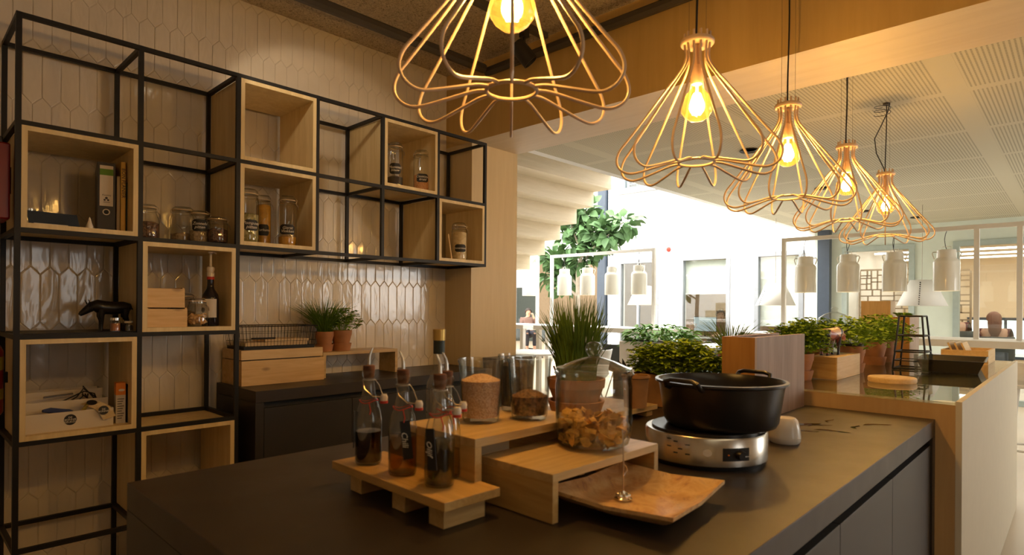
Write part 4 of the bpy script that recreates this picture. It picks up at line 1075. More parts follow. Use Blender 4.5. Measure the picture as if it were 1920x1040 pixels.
t = thing('stock_pot', 'large black two-handled pot standing on the hot plate', 'pot', PT, R(0))
t.scale = (1.08, 1.08, .95)
MB().lathe([(.001,0),(.118,0),(.130,.006),(.136,.018),(.148,.110),(.150,.118),(.158,.122),(.158,.128),(.150,.129),(.146,.122),(.142,.105),(.130,.02),(.115,.008),(.001,.006)], 64).build('pot_body', M['blackiron'], t)
for a in (R(174), R(-6)):
    m = MB(); m.T = Matrix.Rotation(a, 4, 'Z')
    # looped handles standing up from the rim
    m.tube([(.150,-.044,.114),(.163,-.046,.120),(.170,-.043,.133),(.170,-.028,.138),(.170,.028,.138),(.170,.043,.133),(.163,.046,.120),(.150,.044,.114)], .006, 10)
    m.build('handle', M['blackiron'], t)
# power lead of the hot plate: wire loop at left
# white ceramic cup, upside down look
t = thing('ceramic_cup', 'small cream ceramic cup with a groove, right of the hot plate', 'cup', (1.880, .650, .9005))
MB().lathe([(.001,0),(.040,0),(.045,.006),(.0455,.017),(.0445,.018),(.0455,.019),(.043,.045),(.037,.068),(.030,.075),(.001,.077)], 40).build('cup_body', M['ceramic'], t)
# wet marks
# low board at back of island with pots
t = thing('display_board', 'low oak board at the rear of the island under the herb pots', 'board', (1.40, 1.16, .9005))
bxs((0, .62, 0, .26, .022, .040)).build('plank', M['oakx'], t, bevel=.001); bxs((.02, .06, .01, .25, 0, .022)).build('foot', M['oak'], t); bxs((.56, .60, .01, .25, 0, .022)).build('foot', M['oak'], t)
ZB = .9005+.0405
t = thing('potted_chives', 'dense tall chives in a terracotta pot behind the big lidded jar', 'potted herb', (1.66, 1.27, ZB))
pot(t, .098, .118); chives(t, .078, .335, .10, 440, .085, 5, M['chive'], .0024)
MB().tube([(-.03,.05,.11),(.0,.10,.15)], .004, 6).build('plant_stick', M['cork'], t)
def planterbox(loc, w, d, h, label, rz=0):
    t = thing('parsley_planter', label, 'potted herb', loc, rz)
    k = .012
    m = bxs((0, w, 0, k, 0, h), (0, w, d-k, d, 0, h), (0, k, k, d-k, 0, h), (w-k, w, k, d-k, 0, h), (k, w-k, k, d-k, 0, .008)); m.build('trough', plain_once('brown_fibre', (.34,.17,.06), .85, var=.2, bmp=.3), t, bevel=.002)
    bxs((k, w-k, k, d-k, .008, h*.85)).build('soil', M['soil'], t); return t
tp_ = planterbox((2.20, .985, .9005), .15, .40, .13, 'brown fibre trough of curly parsley behind the black pot', R(4))
fo = parsley(tp_, .06, .17, .10, 420, .20, 8, plain('olive_parsley', (.30,.44,.025), .6, spec=.15, var=.4, scale=25), .026, .45, 1.05); fo.location = (.075, .22, 0)
t = thing('fibre_pot', 'rough brown fibre pot right of the big lidded jar', 'pot', (1.905, 1.185, .9005+.0405))
MB().lathe([(.001,0),(.040,0),(.048,.105),(.053,.108),(.052,.116),(.045,.116),(.040,.07),(.001,.07)], 28).build('pot', plain_once('brown_fibre', (.34,.17,.06), .85), t)
MB().lathe([(.001,.088),(.046,.086),(.001,.07)], 20).build('soil', M['soil'], t)
# upright panel box
t = thing('panel_planter', 'upright walnut-toned wooden box at the end of the dark island', 'wooden box', (2.12, .835, .9005))
bxs((.018, .52, 0, .018, 0, .300)).build('long_side', M['plank_pink'], t); bxs((0, .018, 0, .12, 0, .300)).build('short_side', M['plank_orange'], t)
bxs((.018, .52, .102, .12, 0, .300)).build('long_side', M['plank_pink'], t); bxs((.018, .52, .018, .102, .0, .285)).build('filling', M['soil'], t)
# black zigzag menu cards
t = thing('folded_cards', 'black zigzag folded menu cards standing behind the big jar', 'menu card', (2.30, 1.49, .9005), R(20))
m = MB()
for k in range(4):
    a = (k*.045, 0 if k % 2 else .05); b_ = ((k+1)*.045, .05 if k % 2 else 0)
    m.add([(a[0],a[1],0),(b_[0],b_[1],0),(b_[0],b_[1],.16 if k%2 else .10),(a[0],a[1],.10 if k%2 else .16)], [(0,1,2,3)])
o = m.build('card', M['slate'], t); sm = o.modifiers.new('thick', 'SOLIDIFY'); sm.thickness = .0015
# dark marks on the worktop: wet smears
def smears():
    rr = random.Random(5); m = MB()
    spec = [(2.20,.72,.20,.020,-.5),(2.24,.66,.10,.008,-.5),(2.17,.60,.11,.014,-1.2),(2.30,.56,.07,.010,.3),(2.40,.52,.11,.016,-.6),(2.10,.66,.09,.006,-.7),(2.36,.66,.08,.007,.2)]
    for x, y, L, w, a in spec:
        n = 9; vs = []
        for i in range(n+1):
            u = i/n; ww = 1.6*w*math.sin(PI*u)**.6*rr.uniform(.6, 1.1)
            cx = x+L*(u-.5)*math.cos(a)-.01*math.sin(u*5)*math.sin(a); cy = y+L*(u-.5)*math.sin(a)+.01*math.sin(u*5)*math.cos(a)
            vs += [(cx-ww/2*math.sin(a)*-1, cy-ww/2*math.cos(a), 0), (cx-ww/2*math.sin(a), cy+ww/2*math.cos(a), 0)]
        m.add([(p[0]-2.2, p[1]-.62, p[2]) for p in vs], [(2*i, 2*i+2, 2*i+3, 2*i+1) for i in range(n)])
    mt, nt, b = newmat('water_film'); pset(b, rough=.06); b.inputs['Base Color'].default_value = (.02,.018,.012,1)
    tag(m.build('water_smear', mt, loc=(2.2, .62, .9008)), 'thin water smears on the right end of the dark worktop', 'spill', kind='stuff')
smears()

# ================================================================== ON THE SERVING ISLAND
def herb_pot(x, y, r, h, label, kind, seed, fh, sp, dark_rim=False, L=.026):
    t = thing('potted_herb', label, 'potted herb', (x, y, GZ+.0005), 0, 'herbs in terracotta pots on the glass top')
    pot(t, r, h)
    if dark_rim: MB().lathe([(r*.96,h-.004),(r*.98,h+.012),(r*.90,h+.012),(r*.90,h-.004)], 28).build('inner_pot_rim', M['plastic_b'], t)
    if kind == 'parsley': parsley(t, r*.8, fh, h*.8, 260, sp, seed, M['parsley'], L*.9)
    elif kind == 'basil': parsley(t, r*.8, fh, h*.8, 150, sp, seed, M['basil'], L*1.5, lobes=1, wd=.62)
    return t
herb_pot(3.02, .985, .068, .125, 'bushy parsley in a terracotta pot beside the walnut-toned box', 'parsley', 11, .19, .13)
herb_pot(3.38, 1.025, .062, .130, 'parsley in a terracotta pot behind the bull figurine box', 'parsley', 12, .19, .13)
herb_pot(3.60, .90, .064, .140, 'basil in a terracotta pot with a black inner rim', 'basil', 13, .18, .15, True)
herb_pot(4.19, .925, .066, .140, 'leafy basil in the terracotta pot left of the black rack', 'basil', 14, .20, .16)
herb_pot(4.50, .93, .062, .140, 'terracotta herb pot half hidden behind the black wire rack', 'basil', 15, .16, .15)
t = thing('potted_chives', 'thin chives sticking up behind the walnut-toned box', 'potted herb', (3.05, 1.33, GZ+.0005))
pot(t, .06, .115); chives(t, .05, .22, .09, 170, .16, 21, M['chive'], .0019)
# wooden box with bull
t = thing('wooden_block_box', 'pale wooden box under the painted bull figurine', 'wooden box', (3.11, .838, GZ+.0005), R(0))
bxs((0, .40, 0, .125, 0, .108)).build('box_body', M['pinep'], t, bevel=.001)
bxs((-.003, 0, .004, .121, .004, .104)).build('end_board', M['oak'], t)
mt, nt, b = newmat('painted_bull_patches'); pset(b, rough=.35)
vo = nt.nodes.new('ShaderNodeTexVoronoi'); vo.inputs['Scale'].default_value = 28; nt.links.new(coords(nt), vo.inputs['Vector']); spc = nt.nodes.new('ShaderNodeSeparateColor'); nt.links.new(vo.outputs['Color'], spc.inputs[0])
nt.links.new(ramp(nt, spc.outputs[0], [(.25, (.02,.02,.03)), (.45, (.45,.10,.06)), (.65, (.30,.36,.42)), (.85, (.65,.45,.30))]), b.inputs['Base Color'])
bull((3.25, .905, GZ+.1090), R(-15), .155, 'painted patchwork bull figurine on the pale wooden box', (mt, M['blackiron']))
tag(MB().lathe([(.001,0),(.095,0),(.098,.006),(.098,.020),(.094,.024),(.001,.024)], 48).build('round_board', M['pinep'], loc=(3.235, .640, GZ+.0005)), 'round wooden board on the glass top', 'board')
t = thing('square_glass', 'square straight-sided glass tumbler on the glass top', 'glass', (3.80, .610, GZ+.0005), R(40))
MB().lathe([(.001,.001),(.046,.001),(.050,.105),(.046,.105),(.043,.012),(.001,.010)], 4).build('glass_wall', M['glass'], t)
MB().lathe([(.0515,.052),(.0515,.060),(.0510,.060)], 4).build('glass_band', M['glass'], t)
# black tray
def taper_tray(loc, w, d, h, fl, label, rz):
    t = thing('black_tray', label, 'tray', loc, rz)
    def ring(k, z): e = fl*k; return [(-e,-e,z),(w+e,-e,z),(w+e,d+e,z),(-e,d+e,z)]
    vs = ring(0,0)+ring(1,h)+ring(1.35,h)+ring(1.35,h-.004)+ring(.9,h-.002)+ring(-.1,.005)
    fs = [(3,2,1,0)]+[(i,(i+1)%4,4+(i+1)%4,4+i) for i in range(4)]
    fs = [(3,2,1,0)]
    for a, b_ in ((0,4),(4,8)): fs += [(a+i, a+(i+1)%4, b_+(i+1)%4, b_+i) for i in range(4)]
    fs += [(8+(i), 8+(i+1)%4, 16+(i+1)%4, 16+i) for i in range(4)]
    fs += [(16+i, 16+(i+1)%4, 20+(i+1)%4, 20+i) for i in range(4)]+[(20,21,22,23)]
    m = MB(); m.add(vs, fs); m.build('basin', M['plastic_b'], t, bevel=.002)
taper_tray((3.95, .395, GZ+.0005), .42, .24, .068, .028, 'black plastic tray at the right edge of the glass top', R(4))
# black wire rack, stacked frames
t = thing('wire_rack', 'black tapered wire rack standing on the glass top', 'rack', (4.05, .70, GZ+.0005), R(0))
m = MB()
for k, (z0, z1) in enumerate(((0, .10), (.095, .19), (.185, .30))):
    s0 = .100-.010*k; s1 = s0-.012
    c0 = [(-s0,-s0*.8,z0),(s0,-s0*.8,z0),(s0,s0*.8,z0),(-s0,s0*.8,z0)]; c1 = [(-s1,-s1*.8,z1),(s1,-s1*.8,z1),(s1,s1*.8,z1),(-s1,s1*.8,z1)]
    m = MB(); m.tube([(x,y,z+.005) for x,y,z in c0], .005, 6, True); m.tube(c1, .005, 6, True)
    for a, b_ in zip(c0, c1): m.tube([(a[0],a[1],a[2]+.004), b_], .005, 6)
    mm = [((a[0]+b_[0])/2, (a[1]+b_[1])/2, (a[2]+b_[2])/2) for a, b_ in zip(c0, c1)]
    if k < 1: m.tube(mm, .003, 6, True)
    m.build('rack_tier', M['steel_black'], t)
# wooden crate with boards
t = thing('pine_crate', 'open pine crate holding pale boards behind the black tray', 'crate', (4.70, .42, GZ+.0005), R(0))
w_, d_, h_ = .40, .24, .085
bxs((0, .012, 0, d_, 0, h_)).build('end_board', M['pinep'], t); bxs((w_-.012, w_, 0, d_, 0, h_)).build('end_board', M['pinep'], t); bxs((.012, w_-.012, 0, .012, 0, h_)).build('side_board', M['pinep'], t); bxs((.012, w_-.012, d_-.012, d_, 0, h_)).build('side_board', M['pinep'], t); bxs((.012, w_-.012, .012, d_-.012, 0, .01)).build('bottom', M['pinep'], t)
for k, lb in enumerate(('first pale board leaning in the open pine crate', 'second pale board leaning in the open pine crate', 'third pale board leaning in the open pine crate')):
    m = MB(); m.T = Matrix.Rotation(R(-22), 4, 'X'); m.box(0, .24, 0, .010, 0, .12)
    tag(m.build('board', M['pinep'], loc=(4.78, .515+.035*k, GZ+.0165), bevel=.001), ['pale board leaning in the crate, closest to its white-edged side', 'pale board leaning in the crate between the two others', 'pale board leaning in the crate, closest to the herb pots'][k], 'board', 'boards leaning in the pine crate')
# back of serving island: glass jar, brown box, laptop
t = thing('biscuit_jar', 'wide lidded glass jar at the far end of the serving island', 'jar', (4.90, 1.34, GZ+.0005))
MB().lathe([(.001,.002),(.09,.002),(.105,.02),(.110,.12),(.108,.24),(.112,.262),(.106,.262),(.102,.24),(.104,.12),(.1,.02),(.001,.01)], 40).build('glass_body', M['glass'], t)
MB().lathe([(.11,.262),(.11,.270),(.07,.300),(.02,.318),(.018,.325),(.026,.340),(.018,.352),(.001,.355)], 40).build('lid', M['glass'], t)
t = thing('panel_planter', 'wooden planter box with two green sprigs at the far end of the serving island', 'wooden box', (4.86, .86, GZ+.0005))
bxs((.018, .33, 0, .018, 0, .285)).build('long_side', wood('grey_pink_panel', (.40,.29,.22), (.50,.38,.30), 'z'), t); bxs((0, .018, 0, .13, 0, .285)).build('short_side', M['plank_orange'], t); bxs((.018, .33, .112, .13, 0, .285)).build('long_side', M['plank_pink'], t); bxs((.018, .33, .018, .112, 0, .27)).build('filling', M['soil'], t)
tag(bxs((0, .15, 0, .19, 0, .40)).build('tan_box', wood('tan_board', (.46,.34,.20), (.56,.43,.28), 'z'), loc=(5.0, 1.0, GZ+.0005), bevel=.001), 'tall plain tan box at the very end of the serving island', 'box')
for k, x in enumerate((.06, .2)):
    m = MB(); rr = random.Random(k)
    for j in range(30): a = rr.uniform(0, 6.28); m.leaf((x+.02*math.cos(a), .06+.02*math.sin(a), .275+rr.uniform(0,.03)), (math.cos(a), math.sin(a), .8), (0,0,1), .035, .03, .3)
    m.build('sprig', M['basil'], t)

# ================================================================== DINING AREA
def can_lamp_proto():
    t = thing('can_pendant_lamp', 'x', 'pendant lamp')
    MB().lathe([(.105,0),(.105,.265),(.098,.285),(.078,.305),(.076,.315),(.076,.375),(.072,.385),(.001,.385)], 32).build('shade', M['white_gloss'], t)
    MB().lathe([(.1035,.001),(.1035,.264),(.096,.284),(.076,.304),(.001,.304)], 32).build('inner_shade', M['can_in'], t)
    for s in (1, -1):
        MB().tube([(s*.070,0,.365),(s*.104,0,.368),(s*.112,0,.350),(s*.094,0,.300)], .005, 6).build('handle', M['white_gloss'], t)
    MB().tube([(-.035,0,.385),(-.035,0,.415),(.035,0,.415),(.035,0,.385)], .003, 5).build('bracket', M['white_gloss'], t)
    MB().ball((0,0,.06), .03, 12).build('light_bulb', M['can_bulb'], t)
    return t
M['can_in'] = plain('cream_lamp_interior', (.85,.80,.66), .4); M['can_bulb'] = emit('soft_white_bulb', (1,.80,.50), 10)
cp = can_lamp_proto()
CB = 2.045   # underside of the frame bar
first = True
rows = [(6.86, [2.166, 1.752, 1.342, .924], ['leftmost of the four can lamps over the high table', 'second can lamp from the left over the high table', 'third can lamp from the left over the high table', 'rightmost and largest of the can lamps over the high table']),
        (6.90, [5.505, 5.09, 4.67, 4.25], ['leftmost can lamp over the middle high table, before the fig tree', 'second can lamp over the middle high table', 'third can lamp over the middle high table, beside the dark blue column', 'rightmost can lamp over the middle high table, above a cone lamp']),
        (6.90, [6.20], ['can lamp at the oak pillar edge, over the farthest high table'])]
for X, ys, lbs in rows:
    for y, lb in zip(ys, lbs):
        o = cp if first else copy_tree(cp); first = False
        o.location = (X, y, 1.485); o.rotation_euler.z = R(90+rnd.uniform(-30, 30)); o['label'] = lb + ', white'; o['group'] = 'white can pendant lamps'
        k = rnd.uniform(-.03, .03)
        MB().tube([(0,0,.385),(.01,0,.42),(k,.0,.48),(k*.6,0,.53),(0,0,CB-1.485)], .003, 5).build('cord', M['cable'], o)
def hightable(x0, x1, y0, y1, label, posts, bar=True):
    t = thing('high_table', label, 'table', ((x0+x1)/2, (y0+y1)/2, 0)); T = Matrix.Translation((-(x0+x1)/2, -(y0+y1)/2, 0))
    def b(nm, *bb):
        m = MB(); m.T = T; m.box(*bb); m.build(nm, M['white'], t)
    b('tabletop', x0, x1, y0, y1, .985, 1.045)
    for x in (x0+.03, x1-.09):
        for y in (y0+.03, y1-.09): b('leg', x, x+.06, y, y+.06, 0, .985)
    xm = (x0+x1)/2+0
    for y in posts: b('post', XF-.02, XF+.02, y-.02, y+.02, 1.045, CB+.04)
    b('top_bar', XF-.0195, XF+.0195, posts[0]+.02, posts[-1]-.02, CB, CB+.04)
XF = 6.86
hightable(6.5, 7.25, -.6, 2.75, 'white high table with a white lamp frame, on the right', (-.40, .40, .70, 2.39))
XF = 6.90
hightable(6.55, 7.25, 3.7, 5.80, 'white high table with a white lamp frame, middle of the atrium', (4.03, 5.745))
hightable(6.55, 7.25, 6.0, 8.0, 'white high table with a white lamp frame behind the oak pillar', (6.03, 7.9))
# cone lamps
def cone_proto():
    t = thing('cone_pendant_lamp', 'x', 'pendant lamp')
    m = MB(); m.lathe([(.265,0),(.125,.315)], 40); o = m.build('shade', M['cone'], t); s = o.modifiers.new('s', 'SOLIDIFY'); s.thickness = .003
    m = MB()
    for k in range(11):
        u = (k+.7)/12; r = .266-.14*u; m.T = Matrix.Translation((0,0,0)); m.box(-.006, .006, -r-.004, -r+.001, u*.315-.006, u*.315+.006)
    m.build('seam_studs', M['plastic_b'], t)
    MB().ball((0,0,.14), .045, 14).build('light_bulb', M['can_bulb2'], t)
    MB().tube([(0,0,.14),(0,0,.36),(0,0,CZ2-1.36)], .003, 5).build('cord', M['thinwire'], t)
    m = MB(); m.tube([(-.125,0,.31),(.125,0,.31)], .004, 5); m.tube([(0,-.125,.31),(0,.125,.31)], .004, 5); m.build('spider', M['white'], t)
    return t
M['cone'] = plain('white_lampshade', (.78,.78,.75), .7, var=.01); M['can_bulb2'] = emit('frosted_bulb', (1,.9,.75), 3)
cn = cone_proto()
for i, (y, rz, lb) in enumerate(((1.43, face_cam(8.8, 1.43)-.12, 'white cone lamp with a studded seam, on the right below the can lamps'), (3.20, face_cam(8.8, 3.2)-.95, 'white cone lamp left of the window with a person at a desk'), (5.33, face_cam(8.8, 5.3)+2.2, 'white cone lamp lowest at the middle high table'))):
    o = cn if i == 0 else copy_tree(cn)
    o.location = (8.8, y if i != 1 else 3.18, 1.36); o.rotation_euler.z = rz; o['label'] = lb; o['group'] = 'white cone pendant lamps'
# (the second and third hang in the atrium from a cable)
tag(MB().tube([(8.8, 3.26, 2.66), (8.8, 5.6, 2.66)], .02, 8).build('cable_beam', M['white']), 'white suspension rail crossing the atrium edge', 'rail')

# planter with ivy
t = thing('leafy_planter', 'long white planter overflowing with broad green leaves', 'planter', (6.0, 3.42, 0))
m = bxs((-.18, .18, -.42, .42, .55, .93), (-.15, .15, -.38, .38, 0, .55)); m.build('trough', M['white'], t, bevel=.01)
bxs((-.16, .16, -.40, .40, .90, .935)).build('soil', M['soil'], t)
m = MB(); rr = random.Random(31)
for k in range(520):
    a = rr.uniform(0, 6.28); q = math.sqrt(rr.random()); x = .22*q*math.cos(a); y = .44*q*math.sin(a); z = .93+rr.uniform(-.10 if q > .85 else .0, .20*(1-.5*q*q))
    m.leaf((x, y, z), (math.cos(a)+rr.uniform(-.6,.6), math.sin(a)+rr.uniform(-.6,.6), rr.uniform(-.3,.6)), (rr.uniform(-.5,.5), rr.uniform(-.5,.5), 1), rr.uniform(.06,.11), rr.uniform(.035,.055), .35)
m.build('foliage', M['fern'], t)

# fiddle-leaf fig
t = thing('fig_tree', 'tall fiddle-leaf fig tree rising beside the stairs', 'tree', (8.5, 6.45, 0))
MB().lathe([(.001,0),(.24,0),(.30,.55),(.28,.55),(.25,.5),(.001,.5)], 28).build('planter_pot', M['white'], t)
tr = MB()
tr.tube([(0,0,.5),(.02,.03,1.2),(-.02,.02,1.9),(.03,-.05,2.4),(.0,-.12,3.0)], [.05,.045,.038,.03,.015], 8)
br = [((-.02,.02,1.7),(.0,.35,2.0),(.02,.62,2.25)), ((.0,.0,2.0),(.0,-.3,2.35),(.0,-.62,2.55)), ((.02,-.02,2.3),(0,.15,2.7),(0,.25,3.0)), ((.02,-.03,2.2),(.1,-.45,2.6),(.1,-.85,2.75)), ((-.02,.02,1.5),(.05,.4,1.75),(.05,.7,1.9))]
for b_ in br: tr.tube(b_, [.022,.016,.010], 6)
tr.build('trunk', M['bark'], t)
m = MB(); rr = random.Random(17)
ends = [(b_[2], .26) for b_ in br]+[(b_[1], .24) for b_ in br]+[((0,-.12,3.0),.24), ((0,-.1,2.75),.28), ((0,.1,2.45),.3), ((0,-.35,2.55),.25), ((.05,.45,2.15),.25), ((0,-.05,2.15),.22)]
for e, rad in ends:
    for k in range(46):
        d = Vector((rr.gauss(0,1), rr.gauss(0,1), rr.gauss(0,.8))).normalized(); p = Vector(e)+d*rad*rr.uniform(.2,.8)
        m.leaf(p, d+Vector((0,0,rr.uniform(-.4,.4))), (rr.uniform(-1,1), rr.uniform(-1,1), .8), rr.uniform(.15,.25), rr.uniform(.10,.16), .3, 4)
m.build('foliage', M['fig'], t)

# stairs seen from below
def stairs():
    m = MB(); n = 14
    X1 = 6.5; X0 = 3.26; dy, dz = .280, .196
    for k in range(-4, n):
        y = 4.424+dy*k; z = 2.836-dz*k     # underside level of step k (front riser lower edge)
        if z < .1: break
        m.box(X0, X1, y-.0, y+dy+.02, z, z+dz+.0)
    struct('stairs', m, M['stair'], smooth=False)
M['stair'] = wood('pale_oak_stair', (.60,.50,.34), (.68,.58,.42), 'x', .55, .5)
stairs()
# small red alarm on white wall
t = thing('alarm_sounder', 'small round red alarm on the white atrium wall', 'alarm', (FX-.001, 5.95, 2.475))
m = MB(); m.T = Matrix.Rotation(R(-90), 4, 'Y'); m.lathe([(.001,.05),(.03,.045),(.045,.02),(.05,0),(.001,0)], 24); m.build('housing', M['red'], t)

# lattice partitions in the office
def lattice(x, y0, y1, z0, z1, label, seed):
    rr = random.Random(seed); m = MB()
    def split(a0, a1, b0, b1, d):
        if d == 0 or (a1-a0) < .16 and (b1-b0) < .16: return
        if (a1-a0) > (b1-b0)*rr.uniform(.6,1.5):
            c = a0+(a1-a0)*rr.uniform(.35,.65); m.box(x-.015, x+.015, c-.012, c+.012, b0, b1); split(a0, c, b0, b1, d-1); split(c, a1, b0, b1, d-1)
        else:
            c = b0+(b1-b0)*rr.uniform(.35,.65); m.box(x-.015, x+.015, a0, a1, c-.012, c+.012); split(a0, a1, b0, c, d-1); split(a0, a1, c, b1, d-1)
    m.box(x-.02, x+.02, y0-.03, y0, z0, z1); m.box(x-.02, x+.02, y1, y1+.03, z0, z1); m.box(x-.02, x+.02, y0, y1, z1, z1+.03); m.box(x-.02, x+.02, y0, y1, z0, z0+.03)
    split(y0, y1, z0, z1, 7)
    mm = m; t = [(-x, 0, 0)]
    o = m.build('lattice_screen', plain_once('lattice_brown', (.33,.24,.15), .6), smooth=False); tag(o, label, 'room divider')
lattice(13.0, 2.02, 3.10, 0, 2.05, 'brown irregular lattice screen behind the grey-framed window', 3)
lattice(13.0, 1.42, 1.98, 0, 2.0, 'brown irregular lattice screen at the wide right window', 5)
# linear office lights
M['tube'] = emit('office_tube', (1,.92,.80), 9)
names = ['nearest the windows', 'second from the windows', 'third from the windows', 'fourth from the windows', 'farthest from the windows']
for k in range(5):
    tag(bxs((0, .05, -3.0, 3.05, -.03, 0)).build('strip_light', M['tube'], loc=(11.7+1.05*k, 0, 2.45)), 'long ceiling strip light in the right office, '+names[k], 'strip light', 'strip lights in the right office')
for k in range(3):
    tag(bxs((0, .05, -1.5, 1.5, -.03, 0)).build('strip_light', M['tube'], loc=(12.0+1.6*k, 5.4, 2.75)), 'ceiling strip light in the middle office, '+['nearest the windows','halfway back','at the back'][k], 'strip light', 'strip lights in the middle office')

# people ---------------------------------------------------------------
def skin_body(name, pts, edges, rad, mat, parent, lvl=2, root=0):
    me = bpy.data.meshes.new(name); me.from_pydata(pts, edges, []); me.materials.append(mat)
    o = bpy.data.objects.new(name, me); link(o, parent)
    bpy.context.view_layer.objects.active = o
    s = o.modifiers.new('skin', 'SKIN'); s.use_smooth_shade = True
    for i, v in enumerate(me.skin_vertices[0].data): v.radius = (rad[i], rad[i]*(1 if not isinstance(rad[i], tuple) else 1)); v.use_root = (i == root)
    b = o.modifiers.new('sub', 'SUBSURF'); b.levels = lvl; b.render_levels = lvl
    return o
def seated_person(loc, rz, label, shirt, trousers, hair, long_hair=False, armup=False):
    """sits facing local +X, seat height .45"""
    t = thing('person', label, 'person', loc, rz)
    J = {'pel':(0,0,.50),'bel':(.02,0,.66),'che':(.04,0,.86),'ne':(.05,0,.99),'nk':(.06,0,1.05),'hd':(.075,0,1.14),'ht':(.07,0,1.23)}
    pts = [J[k] for k in ('pel','bel','che','ne','nk','hd','ht')]; rad = [.13,.12,.135,.075,.052,.092,.065]; E = [(0,1),(1,2),(2,3),(3,4),(4,5),(5,6)]
    def chain(start, ps, rs):
        a = start
        for p, r in zip(ps, rs): pts.append(p); rad.append(r); E.append((a, len(pts)-1)); a = len(pts)-1
        return a
    arms = []
    for s in (1, -1):
        if armup and s == 1: ps = [(.04,s*.17,.93),(.16,s*.24,.74),(.28,s*.12,.98),(.28,s*.09,1.05)]
        else: ps = [(.04,s*.17,.93),(.08,s*.23,.72),(.32,s*.14,.74),(.40,s*.12,.74)]
        arms.append(ps); w = chain(2, ps, [.062,.045,.032,.034])
        wx, wy, wz = ps[-1]; d = (Vector(ps[-1])-Vector(ps[-2])).normalized()
        for f in range(4):
            q = Vector(ps[-1])+d*.05+Vector((0,(f-1.5)*.019,0)); chain(w, [tuple(q), tuple(q+d*(.03+.006*(f in (1,2)))+Vector((0,0,-.012)))], [.010,.008])
        chain(w, [(wx+d.x*.02, wy-s*.035, wz+d.z*.02+.01)], [.010])
    for s in (1, -1): chain(0, [(.10,s*.09,.50),(.44,s*.11,.50),(.42,s*.11,.10),(.52,s*.11,.05)], [.095,.062,.045,.04])
    b = skin_body('body', pts, E, rad, M['skin'], t)
    # face
    m = MB(); m.leaf((.155,0,1.15), (.4,0,-1), (1,0,0), .035, .02, -.2); m.ball((.164,0,1.125), .011, 8); m.build('nose', M['skin'], t)
    m = MB(); m.ball((.158,.03,1.155), .009, 8); m.ball((.158,-.03,1.155), .009, 8); m.build('eyes', M['hair_dark'], t)
    m = MB(); m.T = Matrix.Translation((.155,0,1.09)); m.ball((0,0,0), .016, 8, .4); m.build('mouth', plain_once('lips', (.40,.12,.10), .5), t)
    # hair shell
    m = MB(); n = 20; vs = []
    for i in range(9):
        ph = PI*i/8*.62
        for k in range(n):
            a = 2*PI*k/n; fr = max(0, math.cos(a)); lim = ph*(1-.42*fr)
            r = .112; vs.append((.062+r*math.sin(lim)*math.cos(a)*.98, r*.92*math.sin(lim)*math.sin(a), 1.155+r*math.cos(lim)))
    fs = [(i*n+k, i*n+(k+1)%n, (i+1)*n+(k+1)%n, (i+1)*n+k) for i in range(8) for k in range(n)]
    m.add(vs, fs)
    if long_hair: m.tube([(.0,0,1.18),(-.045,0,1.08),(-.06,0,.95),(-.055,0,.84)], [.09,.095,.085,.04], 12)
    m.build('hair', hair, t)
    # clothes
    P = [(0,0,.52),(.02,0,.66),(.04,0,.86),(.05,0,.975)]; Q = [.142,.134,.150,.082]; EE = [(0,1),(1,2),(2,3)]
    for ps in arms:
        a = 2
        for p, r in zip(ps[:3], (.074,.056,.042)): P.append(p); Q.append(r); EE.append((a, len(P)-1)); a = len(P)-1
    skin_body('shirt', P, EE, Q, shirt, t)
    P = [(0,0,.50)]; Q = [.142]; EE = []
    for s in (1, -1):
        a = 0
        for p, r in zip([(.10,s*.09,.50),(.44,s*.11,.50),(.42,s*.11,.13)], (.105,.072,.056)): P.append(p); Q.append(r); EE.append((a, len(P)-1)); a = len(P)-1
    skin_body('trousers', P, EE, Q, trousers, t)
    for s in (1, -1):
        m = MB(); m.T = Matrix.Translation((.47, s*.11, 0)); m.lathe([(.001,0),(1,0),(1,.03),(.7,.07),(.001,.08)], 16, sx=.12, sy=.045); m.build('shoe', M['slate'], t)
    return t
def office_chair(loc, rz, label, group='dark office chairs', back=.42):
    t = thing('office_chair', label, 'chair', loc, rz, group)
    MB().lathe([(.001,.43),(.20,.43),(.235,.45),(.24,.47),(.001,.485)], 24).build('seat', M['chair_dark'], t)
    m = MB(); vs = []; n = 10
    for i in range(n+1):
        a = -1.0+2*i/n
        for j in range(6):
            u = j/5; r = .25+.03*u; vs.append((-r*math.cos(a)*1.0, r*math.sin(a)*(1-.1*u*u), .47+back*u))
    m.add(vs, [(i*6+j, (i+1)*6+j, (i+1)*6+j+1, i*6+j+1) for i in range(n) for j in range(5)]); o = m.build('backrest', M['chair_dark'], t); s = o.modifiers.new('s', 'SOLIDIFY'); s.thickness = .03
    MB().cyl(0, 0, .025, .07, .43).build('column', M['steel'], t)
    for k in range(5):
        a = k*2*PI/5; lg = MB().tube([(0,0,.09),(.26*math.cos(a),.26*math.sin(a),.06)], [.022,.015], 8).build('leg', M['steel_black'], t)
        m = MB(); m.T = Matrix.Translation((.26*math.cos(a), .26*math.sin(a), .025)) @ Matrix.Rotation(R(90), 4, 'X'); m.cyl(0,0,.025,-.012,.012,12); m.build('castor', M['plastic_b'], lg)
    return t
burg = plain('burgundy_knit', (.13,.03,.035), .85); wsh = plain('white_shirt_cloth', (.80,.80,.80), .8, var=.02); dk = plain('dark_trousers', (.03,.03,.04), .8); brn = plain('brown_top', (.16,.09,.07), .8)
seated_person((12.15, 1.56, .03), R(20), 'person in a burgundy top sitting with back to the camera, right office', burg, dk, M['hair_dark'])
office_chair((12.13, 1.55, 0), R(20), 'dark office chair under the person in burgundy')
